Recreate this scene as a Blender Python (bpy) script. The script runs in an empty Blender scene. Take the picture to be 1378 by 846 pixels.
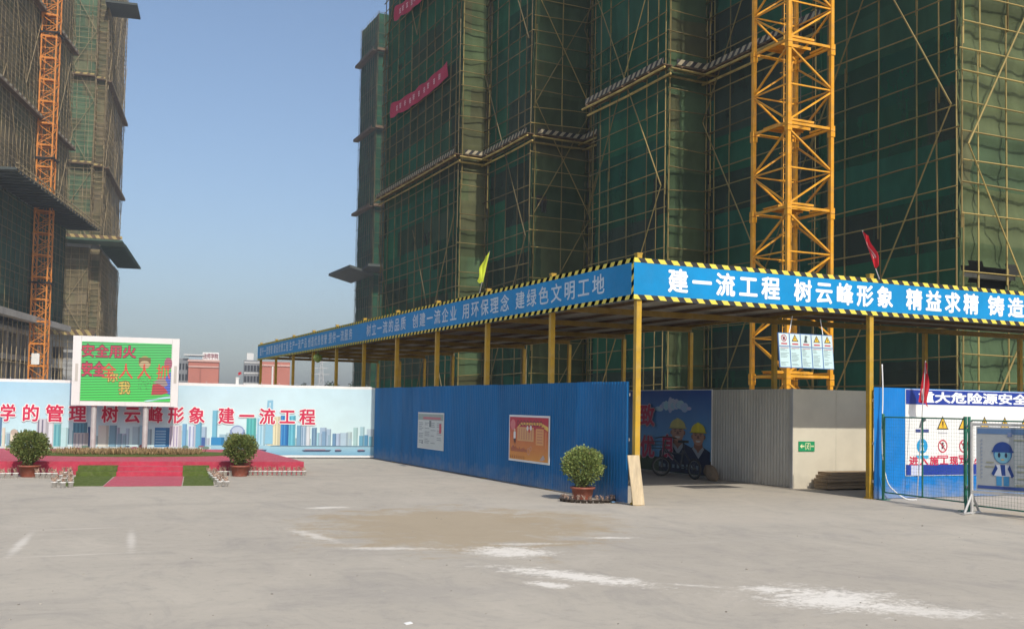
import bpy, math, random
from mathutils import Vector, Matrix, noise
random.seed(7)
R = math.radians
SC = bpy.context.scene
COL = SC.collection
V = Vector

# ------------------------------------------------------------------ camera
PHW, PHH = 1378.0, 846.0
F, CX, CY, EYE = 1400.0, 689.0, 480.0, 1.6
YAW, PITCH, ROLL = R(24.7), math.atan(66 / 1400.0), R(1.03)
FW = V((math.sin(YAW) * math.cos(PITCH), math.cos(YAW) * math.cos(PITCH), math.sin(PITCH)))
R0 = V((math.cos(YAW), -math.sin(YAW), 0))
U0 = R0.cross(FW)
RT = R0 * math.cos(ROLL) + U0 * math.sin(ROLL)
UP = -R0 * math.sin(ROLL) + U0 * math.cos(ROLL)
CAM = V((0, 0, EYE))
cd = bpy.data.cameras.new("camera")
cam = bpy.data.objects.new("camera", cd)
COL.objects.link(cam)
m = Matrix((RT, UP, -FW)).transposed().to_4x4()
m.translation = CAM
cam.matrix_world = m
cd.sensor_fit = 'HORIZONTAL'
cd.sensor_width = 36.0
cd.lens = 36.0 * F / PHW
cd.shift_x = 0.0
cd.shift_y = (CY - PHH / 2) / PHW
cd.clip_end = 6000
cd.clip_start = 0.1
SC.camera = cam

# ------------------------------------------------------------------ light
SUN_EL, SUN_AZ = 42.0, 180.0           # azimuth clockwise from +Y
w = bpy.data.worlds.new("World")
SC.world = w
w.use_nodes = True
nt = w.node_tree
nt.nodes.clear()
sky = nt.nodes.new('ShaderNodeTexSky')
sky.sky_type = 'NISHITA'
sky.sun_disc = False
sky.sun_elevation = R(SUN_EL)
sky.sun_rotation = R(SUN_AZ)
sky.altitude = 50
sky.air_density = 1.0
sky.dust_density = 2.2
sky.ozone_density = 2.2
bg = nt.nodes.new('ShaderNodeBackground')
bg.inputs['Strength'].default_value = 0.124
wo = nt.nodes.new('ShaderNodeOutputWorld')
nt.links.new(sky.outputs[0], bg.inputs[0])
nt.links.new(bg.outputs[0], wo.inputs[0])
sl = bpy.data.lights.new("sun", 'SUN')
sl.energy = 3.15
sl.angle = R(0.53)
sl.color = (1.0, 0.94, 0.84)
so = bpy.data.objects.new("sun", sl)
COL.objects.link(so)
sd = V((math.sin(R(SUN_AZ)) * math.cos(R(SUN_EL)), math.cos(R(SUN_AZ)) * math.cos(R(SUN_EL)), math.sin(R(SUN_EL))))
so.rotation_euler = sd.to_track_quat('Z', 'Y').to_euler()
so.location = sd * 100
SC.view_settings.view_transform = 'Standard'
SC.view_settings.look = 'None'
SC.view_settings.exposure = 0.33
SC.view_settings.gamma = 1.0
SC.view_settings.use_curve_mapping = False
SC.render.engine = 'CYCLES'
SC.cycles.max_bounces = 6
SC.cycles.diffuse_bounces = 3
SC.cycles.glossy_bounces = 2
SC.cycles.transmission_bounces = 4
SC.cycles.transparent_max_bounces = 8
SC.cycles.volume_bounces = 0
SC.cycles.use_denoising = True

# ------------------------------------------------------------------ solving helpers: photo pixel -> place in the world
def ray(px, py):
    return FW + RT * ((px - CX) / F) - UP * ((py - CY) / F)
def gr(px, py, z=0.0):
    r = ray(px, py)
    return CAM + r * ((z - EYE) / r.z)
def on(px, py, O, N):
    r = ray(px, py)
    return CAM + r * ((V(O) - CAM).dot(V(N)) / r.dot(V(N)))
def onX(px, py, X):
    return on(px, py, (X, 0, 0), (1, 0, 0))
def onY(px, py, Y):
    return on(px, py, (0, Y, 0), (0, 1, 0))
def lin(c):
    c /= 255.0
    return c / 12.92 if c <= 0.04045 else ((c + 0.055) / 1.055) ** 2.4
def S(r, g, b, k=0.9):
    return (lin(r) * k, lin(g) * k, lin(b) * k)

# ------------------------------------------------------------------ materials
MATS = {}
def mat(name, col, rough=0.6, var=0.12, scale=2.0, bump=0.0, bscale=30.0, metal=0.0, stretch=None, transl=0.0,
        attr=False, spec=0.4, dust=0.0, clear=0.0, island=0.0, each=0.0, mud=0.0):
    if name in MATS:
        return MATS[name]
    m = bpy.data.materials.new(name)
    m.use_nodes = True
    t = m.node_tree
    n = t.nodes
    L = t.links
    b = n['Principled BSDF']
    out = n['Material Output']
    b.inputs['Roughness'].default_value = rough
    b.inputs['Metallic'].default_value = metal
    b.inputs['Specular IOR Level'].default_value = spec
    tc = n.new('ShaderNodeTexCoord')
    mp = n.new('ShaderNodeMapping')
    L.new(tc.outputs['Object'], mp.inputs[0])
    if stretch:
        mp.inputs['Scale'].default_value = stretch
    if attr:
        a = n.new('ShaderNodeAttribute')
        a.attribute_name = 'Col'
        src = a.outputs['Color']
    else:
        rgb = n.new('ShaderNodeRGB')
        rgb.outputs[0].default_value = (*col, 1)
        src = rgb.outputs[0]
    if var > 0:
        nz = n.new('ShaderNodeTexNoise')
        nz.inputs['Scale'].default_value = scale
        nz.inputs['Detail'].default_value = 6
        nz.inputs['Roughness'].default_value = 0.65
        L.new(mp.outputs[0], nz.inputs['Vector'])
        mr = n.new('ShaderNodeMapRange')
        mr.inputs['From Min'].default_value = 0.3
        mr.inputs['From Max'].default_value = 0.7
        mr.inputs['To Min'].default_value = 1 - var
        mr.inputs['To Max'].default_value = 1 + var
        L.new(nz.outputs[0], mr.inputs['Value'])
        mx = n.new('ShaderNodeVectorMath')
        mx.operation = 'SCALE'
        L.new(src, mx.inputs[0])
        L.new(mr.outputs[0], mx.inputs['Scale'])
        src = mx.outputs[0]
    if island > 0:
        g = n.new('ShaderNodeNewGeometry')
        mr = n.new('ShaderNodeMapRange')
        mr.inputs['To Min'].default_value = 1 - island
        mr.inputs['To Max'].default_value = 1 + island
        L.new(g.outputs['Random Per Island'], mr.inputs['Value'])
        mx = n.new('ShaderNodeVectorMath')
        mx.operation = 'SCALE'
        L.new(src, mx.inputs[0])
        L.new(mr.outputs[0], mx.inputs['Scale'])
        src = mx.outputs[0]
    if each > 0:
        g = n.new('ShaderNodeObjectInfo')
        mr = n.new('ShaderNodeMapRange')
        mr.inputs['To Min'].default_value = 1 - each
        mr.inputs['To Max'].default_value = 1 + each
        L.new(g.outputs['Random'], mr.inputs['Value'])
        mx = n.new('ShaderNodeVectorMath')
        mx.operation = 'SCALE'
        L.new(src, mx.inputs[0])
        L.new(mr.outputs[0], mx.inputs['Scale'])
        src = mx.outputs[0]
    if dust > 0:
        nz = n.new('ShaderNodeTexNoise')
        nz.inputs['Scale'].default_value = scale * 2.3
        nz.inputs['Detail'].default_value = 8
        L.new(mp.outputs[0], nz.inputs['Vector'])
        mr = n.new('ShaderNodeMapRange')
        mr.inputs['From Min'].default_value = 0.45
        mr.inputs['From Max'].default_value = 0.75
        mr.inputs['To Max'].default_value = dust
        L.new(nz.outputs[0], mr.inputs['Value'])
        mx = n.new('ShaderNodeMix')
        mx.data_type = 'RGBA'
        L.new(mr.outputs[0], mx.inputs['Factor'])
        L.new(src, mx.inputs['A'])
        mx.inputs['B'].default_value = (0.34, 0.30, 0.25, 1)
        src = mx.outputs['Result']
    if mud > 0:
        sx = n.new('ShaderNodeSeparateXYZ')
        L.new(tc.outputs['Object'], sx.inputs[0])
        nz = n.new('ShaderNodeTexNoise')
        nz.inputs['Scale'].default_value = 5.0
        nz.inputs['Detail'].default_value = 9
        L.new(tc.outputs['Object'], nz.inputs['Vector'])
        ma = n.new('ShaderNodeMath'); ma.operation = 'MULTIPLY_ADD'
        L.new(nz.outputs[0], ma.inputs[0]); ma.inputs[1].default_value = -.75
        L.new(sx.outputs[2], ma.inputs[2])
        mr = n.new('ShaderNodeMapRange')
        mr.inputs['From Min'].default_value = -.05; mr.inputs['From Max'].default_value = -.42
        mr.inputs['To Max'].default_value = mud
        L.new(ma.outputs[0], mr.inputs['Value'])
        mx = n.new('ShaderNodeMix'); mx.data_type = 'RGBA'
        L.new(mr.outputs[0], mx.inputs['Factor']); L.new(src, mx.inputs['A'])
        mx.inputs['B'].default_value = (0.36, 0.32, 0.265, 1)
        src = mx.outputs['Result']
    L.new(src, b.inputs['Base Color'])
    if bump > 0:
        nz = n.new('ShaderNodeTexNoise')
        nz.inputs['Scale'].default_value = bscale
        nz.inputs['Detail'].default_value = 5
        L.new(mp.outputs[0], nz.inputs['Vector'])
        bp = n.new('ShaderNodeBump')
        bp.inputs['Strength'].default_value = bump
        bp.inputs['Distance'].default_value = 0.02
        L.new(nz.outputs[0], bp.inputs['Height'])
        L.new(bp.outputs[0], b.inputs['Normal'])
    last = b.outputs[0]
    if transl > 0:
        tr = n.new('ShaderNodeBsdfTranslucent')
        L.new(src, tr.inputs[0])
        ms = n.new('ShaderNodeMixShader')
        ms.inputs[0].default_value = transl
        L.new(last, ms.inputs[1])
        L.new(tr.outputs[0], ms.inputs[2])
        last = ms.outputs[0]
    if clear > 0:
        tr = n.new('ShaderNodeBsdfTransparent')
        ms = n.new('ShaderNodeMixShader')
        ms.inputs[0].default_value = clear
        L.new(last, ms.inputs[1])
        L.new(tr.outputs[0], ms.inputs[2])
        last = ms.outputs[0]
    L.new(last, out.inputs[0])
    MATS[name] = m
    return m

def M_net(name, attr=True, clear=0.16):
    return mat(name, (0.05, 0.1, 0.07), rough=0.85, var=0.22, scale=1.1, bump=1.0, bscale=3.0, stretch=(1, 1, 0.4),
               transl=0.22, attr=attr, spec=0.15, clear=clear)

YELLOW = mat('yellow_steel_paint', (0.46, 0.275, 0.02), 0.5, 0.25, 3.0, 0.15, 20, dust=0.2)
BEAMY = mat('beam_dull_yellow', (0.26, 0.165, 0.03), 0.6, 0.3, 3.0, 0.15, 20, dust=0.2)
YELB = mat('hazard_yellow', (0.72, 0.60, 0.08), 0.55, 0.1, 3, dust=0.12)
BLACK = mat('hazard_black', (0.02, 0.02, 0.022), 0.6, 0.15, 3, dust=0.1)
WHITE = mat('white_paint', (0.72, 0.72, 0.70), 0.5, 0.06, 2)
WHITEL = mat('white_lettering', (0.8, 0.82, 0.84), 0.55, 0.06, 2)
BLUEV = mat('blue_vinyl', (0.003, 0.225, 0.50), 0.5, 0.12, 0.9, 0.55, 3.5, dust=0.02, spec=0.25)
BLUEF = mat('blue_fence_paint', (0.004, 0.125, 0.32), 0.5, 0.16, 1.6, 0.45, 2.2, stretch=(1, 1, 0.25), dust=0.05, spec=0.2, each=.10, mud=.3)
BLUEB = mat('blue_board_paint', (0.006, 0.17, 0.50), 0.5, 0.12, 1.6, 0.05, 8, dust=0.03, spec=0.2, mud=.5)
PRINT = mat('printed_vinyl', (1, 1, 1), 0.5, 0.05, 1.5, 0.12, 3, attr=True, dust=0.05)
RED = mat('red_lettering', (0.52, 0.02, 0.07), 0.55, 0.06, 2)
ROOFM = mat('corrugated_roof', (0.30, 0.285, 0.25), 0.7, 0.3, 1.2, 0.2, 15, dust=0.2)
GREYC = mat('grey_corrugated_steel', (0.50, 0.485, 0.43), 0.5, 0.12, 1.4, 0.05, 8, stretch=(1, 1, 0.3), dust=0.15, mud=.6)
CREAM = mat('cream_panel', (0.63, 0.58, 0.46), 0.5, 0.08, 1.2, 0.04, 8, dust=0.1, mud=.5)
WOOD = mat('weathered_wood', (0.30, 0.21, 0.12), 0.8, 0.35, 5, 0.4, 30, stretch=(0.3, 3, 3), dust=0.3)
PLY = mat('pale_plywood', (0.56, 0.45, 0.29), 0.75, 0.25, 5, 0.3, 20, stretch=(3, 3, 0.5), dust=0.3)
BAMB = mat('bamboo_pole', (0.27, 0.20, 0.062), 0.6, 0.45, 1.5, island=0.3, each=.35)  # bright copy, for poles on the sunlit faces and the rails
BAMBT = mat('bamboo_pole_brown', (0.27, 0.205, 0.11), 0.65, 0.35, 0.6, island=0.3)
PLANKM = mat('platform_plank', (0.13, 0.085, 0.05), 0.85, 0.4, 2)
CONC = mat('raw_concrete', (0.30, 0.28, 0.25), 0.85, 0.2, 0.5, 0.2, 6)
CONCD = mat('dim_concrete', (0.22, 0.215, 0.20), 0.9, 0.3, 0.4)
CRANE = mat('crane_paint', (0.66, 0.30, 0.010), 0.55, 0.28, 2.0, 0.15, 20, dust=0.22)
CRANEO = mat('crane_paint_orange', (0.62, 0.22, 0.03), 0.55, 0.2, 1.0, dust=0.15)
TERRA = mat('terracotta', (0.27, 0.075, 0.045), 0.7, 0.15, 6, 0.2, 40, dust=0.2)
LEAF = mat('shrub_leaf', (0.1, 0.15, 0.05), 0.5, 0.15, 6, attr=True, transl=0.2, spec=0.3)
TWIG = mat('twig', (0.12, 0.085, 0.05), 0.85, 0.3, 8)
DRY = mat('dried_plant', (0.30, 0.205, 0.105), 0.85, 0.25, 10, transl=0.15, island=0.35)
CARPET = mat('red_carpet', (0.44, 0.05, 0.085), 0.95, 0.14, 5, 0.5, 120, spec=0.1, dust=0.15)
CARPET.node_tree.nodes['Principled BSDF'].inputs['Sheen Weight'].default_value = 0.22
CARPET.node_tree.nodes['Principled BSDF'].inputs['Sheen Roughness'].default_value = 0.35
TURF = mat('green_turf', (0.105, 0.145, 0.035), 0.95, 0.25, 8, 0.8, 150, spec=0.1, dust=0.18)
STEEL = mat('galvanised_steel', (0.50, 0.49, 0.47), 0.45, 0.15, 4, 0.1, 20, metal=0.35)
CABW = mat('cabinet_white', (0.66, 0.65, 0.63), 0.4, 0.05, 2, 0.03, 8)
DARK = mat('dark_gap', (0.02, 0.02, 0.02), 0.8, 0.1)
GREENP = mat('green_post_paint', (0.02, 0.16, 0.10), 0.45, 0.2, 6, dust=0.15)
GREENW = mat('green_wire', (0.025, 0.13, 0.085), 0.5, 0.1)
RUBBER = mat('rubber', (0.03, 0.03, 0.03), 0.7, 0.2)
REDF = mat('red_flag_cloth', (0.62, 0.025, 0.04), 0.8, 0.1, 4, 0.2, 12, transl=0.3)
YELF = mat('lime_flag_cloth', (0.62, 0.70, 0.06), 0.8, 0.1, 4, 0.2, 12, transl=0.35)
REDB = mat('red_banner_cloth', (0.36, 0.03, 0.07), 0.8, 0.2, 1.0, 0.2, 5)
SACK = mat('sack_cloth', (0.20, 0.15, 0.10), 0.9, 0.25, 8, 0.6, 60)
POTW = mat('white_plastic_pot', (0.74, 0.72, 0.68), 0.5, 0.1, 10, dust=0.15)
POTD = mat('dark_plastic_pot', (0.06, 0.045, 0.035), 0.7, 0.2, 10, dust=0.3)
BRICKP = mat('pink_facade', (0.42, 0.15, 0.11), 0.8, 0.08, 0.2)
GREYB = mat('grey_facade', (0.20, 0.21, 0.22), 0.8, 0.1, 0.2)
PALEB = mat('pale_facade', (0.6, 0.6, 0.58), 0.8, 0.08, 0.2)
GLASSD = mat('dark_window', (0.03, 0.035, 0.045), 0.2, 0.1)
CABLE = mat('white_cable', (0.75, 0.75, 0.75), 0.5, 0.05)
NET = M_net('green_net')
NETF = M_net('far_green_net', clear=0.0)
BAMBD = mat('bamboo_pole_shade_dark', (0.12, 0.094, 0.042), 0.75, 0.4, 1.5, island=0.3, each=.3)  # shade put into the bamboo colour; also serves the far tower
BAMBM = mat('bamboo_pole_shade_mid', (0.20, 0.150, 0.050), 0.65, 0.45, 1.5, island=0.3, each=.35)  # half-dark bamboo, shade of the nearer unlit faces put into its colour
NETB = M_net('olive_net', clear=0.06)
BARK = mat('tree_bark', (0.10, 0.07, 0.05), 0.9, 0.2)

# ------------------------------------------------------------------ mesh builder
class MB:
    def __init__(s):
        s.v = []; s.f = []; s.mi = []; s.c = []
    def add(s, vs, fs, mi=0, col=None):
        o = len(s.v)
        s.v.extend([tuple(x) for x in vs])
        for f in fs:
            s.f.append([i + o for i in f]); s.mi.append(mi); s.c.append(col)
    def obox(s, c, a, b, d, mi=0, col=None):
        c, a, b, d = V(c), V(a), V(b), V(d)
        if a.cross(b).dot(d) < 0:
            a = -a
        p = [c + a * i + b * j + d * k for k in (-1, 1) for j in (-1, 1) for i in (-1, 1)]
        s.add(p, [(0, 2, 3, 1), (4, 5, 7, 6), (0, 1, 5, 4), (2, 6, 7, 3), (0, 4, 6, 2), (1, 3, 7, 5)], mi, col)
    def box(s, x0, x1, y0, y1, z0, z1, mi=0, col=None):
        s.obox(((x0 + x1) / 2, (y0 + y1) / 2, (z0 + z1) / 2), (abs(x1 - x0) / 2, 0, 0), (0, abs(y1 - y0) / 2, 0), (0, 0, abs(z1 - z0) / 2), mi, col)
    def bar(s, p0, p1, wd, ht=None, mi=0, up=(0, 0, 1)):
        p0, p1 = V(p0), V(p1)
        ht = ht or wd
        d = p1 - p0
        if d.length < 1e-6:
            return
        dn = d.normalized()
        upv = V(up)
        if abs(dn.dot(upv)) > 0.98:
            upv = V((0, 1, 0))
        a = dn.cross(upv).normalized()
        b = a.cross(dn).normalized()
        s.obox((p0 + p1) / 2, d / 2, a * wd / 2, b * ht / 2, mi)
    def tube(s, pts, r, n=8, mi=0, cap=True, col=None):
        pts = [V(p) for p in pts]
        rs = r if isinstance(r, (list, tuple)) else [r] * len(pts)
        o = len(s.v)
        prev = None
        for i, p in enumerate(pts):
            d = (pts[min(i + 1, len(pts) - 1)] - pts[max(i - 1, 0)]).normalized()
            ref = V((0, 0, 1)) if abs(d.z) < 0.9 else V((1, 0, 0))
            if prev is not None:
                ref = prev
            b = d.cross(ref).normalized()
            a = b.cross(d).normalized()
            prev = a
            for k in range(n):
                t = 2 * math.pi * k / n
                s.v.append(tuple(p + (a * math.cos(t) + b * math.sin(t)) * rs[i]))
        for i in range(len(pts) - 1):
            for k in range(n):
                k2 = (k + 1) % n
                s.f.append([o + i * n + k, o + i * n + k2, o + (i + 1) * n + k2, o + (i + 1) * n + k]); s.mi.append(mi); s.c.append(col)
        if cap:
            s.f.append([o + k for k in range(n)][::-1]); s.mi.append(mi); s.c.append(col)
            s.f.append([o + (len(pts) - 1) * n + k for k in range(n)]); s.mi.append(mi); s.c.append(col)
    def lathe(s, prof, c=(0, 0, 0), n=20, mi=0):
        o = len(s.v)
        for r, z in prof:
            for k in range(n):
                t = 2 * math.pi * k / n
                s.v.append((c[0] + r * math.cos(t), c[1] + r * math.sin(t), c[2] + z))
        for i in range(len(prof) - 1):
            for k in range(n):
                k2 = (k + 1) % n
                s.f.append([o + i * n + k, o + i * n + k2, o + (i + 1) * n + k2, o + (i + 1) * n + k]); s.mi.append(mi); s.c.append(None)
    def build(s, name, mats, parent=None, smooth=False, origin=None):
        if not isinstance(mats, (list, tuple)):
            mats = [mats]
        if parent is None and origin is None and s.v:
            xs = [p[0] for p in s.v]; ys = [p[1] for p in s.v]; zs = [p[2] for p in s.v]
            origin = V(((min(xs) + max(xs)) / 2, (min(ys) + max(ys)) / 2, min(zs)))
        vs = s.v
        if origin is not None:
            origin = V(origin)
            vs = [(p[0] - origin.x, p[1] - origin.y, p[2] - origin.z) for p in s.v]
        me = bpy.data.meshes.new(name)
        me.from_pydata(vs, [], s.f)
        for mm in mats:
            me.materials.append(mm)
        me.polygons.foreach_set('material_index', s.mi)
        if smooth:
            me.polygons.foreach_set('use_smooth', [True] * len(s.f))
        if any(c is not None for c in s.c):
            at = me.color_attributes.new('Col', 'FLOAT_COLOR', 'CORNER')
            flat = []
            for f, c in zip(s.f, s.c):
                if c is None:
                    c = (0.5, 0.5, 0.5)
                if isinstance(c, list):
                    for q in c:
                        flat.extend((*q, 1.0))
                else:
                    flat.extend((*c, 1.0) * len(f))
            at.data.foreach_set('color', flat)
        me.update()
        o = bpy.data.objects.new(name, me)
        COL.objects.link(o)
        if origin is not None:
            o.location = origin
        if parent is not None:
            o.parent = parent
            if parent.type == 'EMPTY':
                o.matrix_parent_inverse = Matrix.Translation(-parent.location)
        return o

def tag(o, label=None, cat=None, group=None, kind=None):
    if label: o['label'] = label
    if cat: o['category'] = cat
    if group: o['group'] = group
    if kind: o['kind'] = kind
    return o
def thing(name, label, cat, loc=(0, 0, 0), group=None):
    o = bpy.data.objects.new(name, None)
    o.empty_display_size = 0.3
    COL.objects.link(o)
    o.location = V(loc)
    return tag(o, label, cat, group)
def kids(o):
    return [c for c in bpy.data.objects if c.parent == o]
def dup(root, delta, label, group=None, children=None, rot=None):
    r = root.copy(); COL.objects.link(r)
    r.location = root.location + V(delta)
    r['label'] = label
    if group: r['group'] = group
    def rec(src, dst):
        for ch in CH[src.name]:
            c = ch.copy(); COL.objects.link(c); c.parent = dst
            c.matrix_parent_inverse = ch.matrix_parent_inverse.copy()
            rec(ch, c)
    CH = {}
    for ob in bpy.data.objects:
        CH.setdefault(ob.name, [])
        if ob.parent: CH.setdefault(ob.parent.name, []).append(ob)
    rec(root, r)
    return r

# ------------------------------------------------------------------ text -> flat geometry
_TC = {}
def glyphs(s, bold):
    k = (s, bold)
    if k in _TC:
        return _TC[k]
    c = bpy.data.curves.new('tmp', 'FONT')
    c.body = s
    c.offset = bold
    c.resolution_u = 2
    o = bpy.data.objects.new('tmp', c)
    COL.objects.link(o)
    dg = bpy.context.evaluated_depsgraph_get()
    dg.update()
    me = bpy.data.meshes.new_from_object(o.evaluated_get(dg))
    vs = [tuple(v.co) for v in me.vertices]
    fs = [list(p.vertices) for p in me.polygons]
    bpy.data.objects.remove(o); bpy.data.curves.remove(c); bpy.data.meshes.remove(me)
    _TC[k] = (vs, fs)
    return _TC[k]

class Print(MB):
    """Flat print on a frame O,U,V,N: colour per face, layers a millimetre or two apart."""
    LAY = 0.0016
    def __init__(s, O, U, W, N):
        super().__init__()
        s.O, s.U, s.W, s.N = V(O), V(U).normalized(), V(W).normalized(), V(N).normalized()
        s.su = s.sv = 1.0
    def P(s, u, v, l):
        return s.O + s.U * (u * s.su) + s.W * (v * s.sv) + s.N * (l * s.LAY)
    def poly(s, pts, col, l=1):
        s.add([s.P(u, v, l) for u, v in pts], [list(range(len(pts)))], 0, col)
    def rect(s, u0, v0, u1, v1, col, l=1, col2=None):
        c = col if col2 is None else [col, col, col2, col2]
        s.add([s.P(u0, v0, l), s.P(u1, v0, l), s.P(u1, v1, l), s.P(u0, v1, l)], [[0, 1, 2, 3]], 0, c)
    def ell(s, u, v, ru, rv, col, l=1, n=20, a0=0, a1=360):
        s.poly([(u + ru * math.cos(R(a0 + (a1 - a0) * i / n)), v + rv * math.sin(R(a0 + (a1 - a0) * i / n))) for i in range(n + (a1 - a0 < 360))], col, l)
    def ring(s, u, v, r, t, col, l=1, n=24):
        for i in range(n):
            a, b = 2 * math.pi * i / n, 2 * math.pi * (i + 1) / n
            s.poly([(u + r * math.cos(a), v + r * math.sin(a)), (u + r * math.cos(b), v + r * math.sin(b)),
                    (u + (r - t) * math.cos(b), v + (r - t) * math.sin(b)), (u + (r - t) * math.cos(a), v + (r - t) * math.sin(a))], col, l)
    def line(s, u0, v0, u1, v1, t, col, l=1):
        d = V((u1 - u0, v1 - v0)); n = V((-d.y, d.x)).normalized() * t / 2
        s.poly([(u0 + n.x, v0 + n.y), (u0 - n.x, v0 - n.y), (u1 - n.x, v1 - n.y), (u1 + n.x, v1 + n.y)], col, l)
    def text(s, txt, u0, u1, vc, h, col=None, l=2, bold=0.02, gl=1.0):
        n = len(txt)
        vs, fs = glyphs(txt, 0.0)
        cw = sum(1.0 if ord(ch) > 255 else (0.3 if ch == ' ' else 0.55) for ch in txt)
        sx = (u1 - u0) / cw
        sy = h / 0.92
        if gl != 1.0 and ' ' not in txt:
            vs = [(int(x) + (x - int(x) - .48) * gl + .48, y, z) for x, y, z in vs]
        offs = [(0, 0)] if bold < .006 else [(bold * math.cos(R(45 * q)), bold * math.sin(R(45 * q))) for q in range(8)]
        if bold > .05: offs += [(bold * .5 * math.cos(R(45 * q)), bold * .5 * math.sin(R(45 * q))) for q in range(8)]
        for q, (ox, oy) in enumerate(offs):
            s.add([s.P(u0 + (x + ox) * sx, vc + (y + oy - 0.355) * sy, l + .06 * q) for x, y, z in vs], fs, 0, col)

# ------------------------------------------------------------------ ground
def ground_material():
    m = bpy.data.materials.new('dusty_concrete')
    m.use_nodes = True
    t = m.node_tree; n = t.nodes; L = t.links
    b = n['Principled BSDF']
    b.inputs['Roughness'].default_value = 0.9
    b.inputs['Specular IOR Level'].default_value = 0.15
    tc = n.new('ShaderNodeTexCoord')
    def tex(scale, detail=8, rough=0.6, stretch=None, dist=0.0):
        nz = n.new('ShaderNodeTexNoise')
        nz.inputs['Scale'].default_value = scale
        nz.inputs['Detail'].default_value = detail
        nz.inputs['Roughness'].default_value = rough
        nz.inputs['Distortion'].default_value = dist
        src = tc.outputs['Object']
        if stretch:
            mp = n.new('ShaderNodeMapping')
            mp.inputs['Scale'].default_value = stretch[0]
            mp.inputs['Rotation'].default_value = (0, 0, R(stretch[1]))
            L.new(src, mp.inputs[0]); src = mp.outputs[0]
        L.new(src, nz.inputs['Vector'])
        return nz.outputs[0]
    def mapr(x, a, c, lo=0.0, hi=1.0, smooth=False):
        mr = n.new('ShaderNodeMapRange')
        if smooth: mr.interpolation_type = 'SMOOTHSTEP'
        mr.inputs['From Min'].default_value = a; mr.inputs['From Max'].default_value = c
        mr.inputs['To Min'].default_value = lo; mr.inputs['To Max'].default_value = hi
        L.new(x, mr.inputs['Value'])
        return mr.outputs[0]
    def mathn(op, a, c):
        q = n.new('ShaderNodeMath'); q.operation = op
        for i, x in enumerate((a, c)):
            if isinstance(x, (int, float)): q.inputs[i].default_value = x
            else: L.new(x, q.inputs[i])
        return q.outputs[0]
    def mix(f, a, c):
        q = n.new('ShaderNodeMix'); q.data_type = 'RGBA'
        L.new(f, q.inputs['Factor'])
        for nm, x in (('A', a), ('B', c)):
            if isinstance(x, tuple): q.inputs[nm].default_value = (*x, 1)
            else: L.new(x, q.inputs[nm])
        return q.outputs['Result']
    big = tex(0.16, 6, 0.6)
    mid = tex(1.3, 9, 0.75, ((1.0, 0.6, 1), 25), 0.8)
    fine = tex(7.0, 6, 0.75)
    grit = tex(85.0, 4, 0.7)
    col = mix(mapr(big, 0.35, 0.65), GCOL[0], GCOL[1])
    col = mix(mapr(mid, 0.50, 0.74, 0, 0.75), col, (0.285, 0.268, 0.245))
    col = mix(mapr(mid, 0.46, 0.24, 0, 0.6), col, (0.52, 0.47, 0.395))
    col = mix(mapr(fine, 0.52, 0.74, 0, 0.5), col, (0.28, 0.26, 0.23))
    col = mix(mapr(grit, 0.58, 0.72, 0, 0.42), col, (0.22, 0.205, 0.18))
    col = mix(mapr(grit, 0.42, 0.30, 0, 0.35), col, (0.56, 0.51, 0.44))
    # tyre streaks sweeping over the yard
    tr = tex(0.5, 4, 0.5, ((0.12, 2.6, 1), -28), 0.4)
    col = mix(mapr(tr, 0.56, 0.74, 0, 0.22), col, (0.25, 0.235, 0.215))
    tr = tex(0.5, 4, 0.5, ((0.10, 3.2, 1), 12), 0.3)
    col = mix(mapr(tr, 0.58, 0.74, 0, 0.22), col, (0.46, 0.42, 0.37))
    edge = tex(1.7, 8, 0.7, None, 0.4)
    feather = tex(3.0, 9, 0.75, ((0.7, 1.5, 1), -30), 0.8)
    speck = tex(13.0, 7, 0.8, ((0.9, 1.1, 1), -35), 0.6)
    streak = tex(4.5, 6, 0.7, ((0.3, 3.5, 1), 30), 0.2)
    for (x, y, rx, ry, rot, colr, strength, soft, use) in STAINS:
        mp = n.new('ShaderNodeMapping'); mp.vector_type = 'TEXTURE'
        mp.inputs['Location'].default_value = (x, y, 0)
        mp.inputs['Rotation'].default_value = (0, 0, R(rot))
        mp.inputs['Scale'].default_value = (rx, ry, 1)
        L.new(tc.outputs['Object'], mp.inputs[0])
        ln = n.new('ShaderNodeVectorMath'); ln.operation = 'LENGTH'
        L.new(mp.outputs[0], ln.inputs[0])
        nz = {'edge': edge, 'feather': feather, 'streak': streak}[use]
        d = mathn('ADD', ln.outputs['Value'], mapr(nz, 0.25, 0.75, -0.55, 0.55))
        if use == 'feather': d = mathn('ADD', d, mapr(speck, 0.3, 0.7, -0.6, 0.6))
        mk = mapr(d, 1.0, 1.0 - soft, 0, strength, True)
        col = mix(mk, col, colr)
    L.new(col, b.inputs['Base Color'])
    bp = n.new('ShaderNodeBump'); bp.inputs['Strength'].default_value = 0.35; bp.inputs['Distance'].default_value = 0.012
    hh = mathn('ADD', fine, mathn('MULTIPLY', grit, 0.4))
    L.new(hh, bp.inputs['Height']); L.new(bp.outputs[0], b.inputs['Normal'])
    return m

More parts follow.
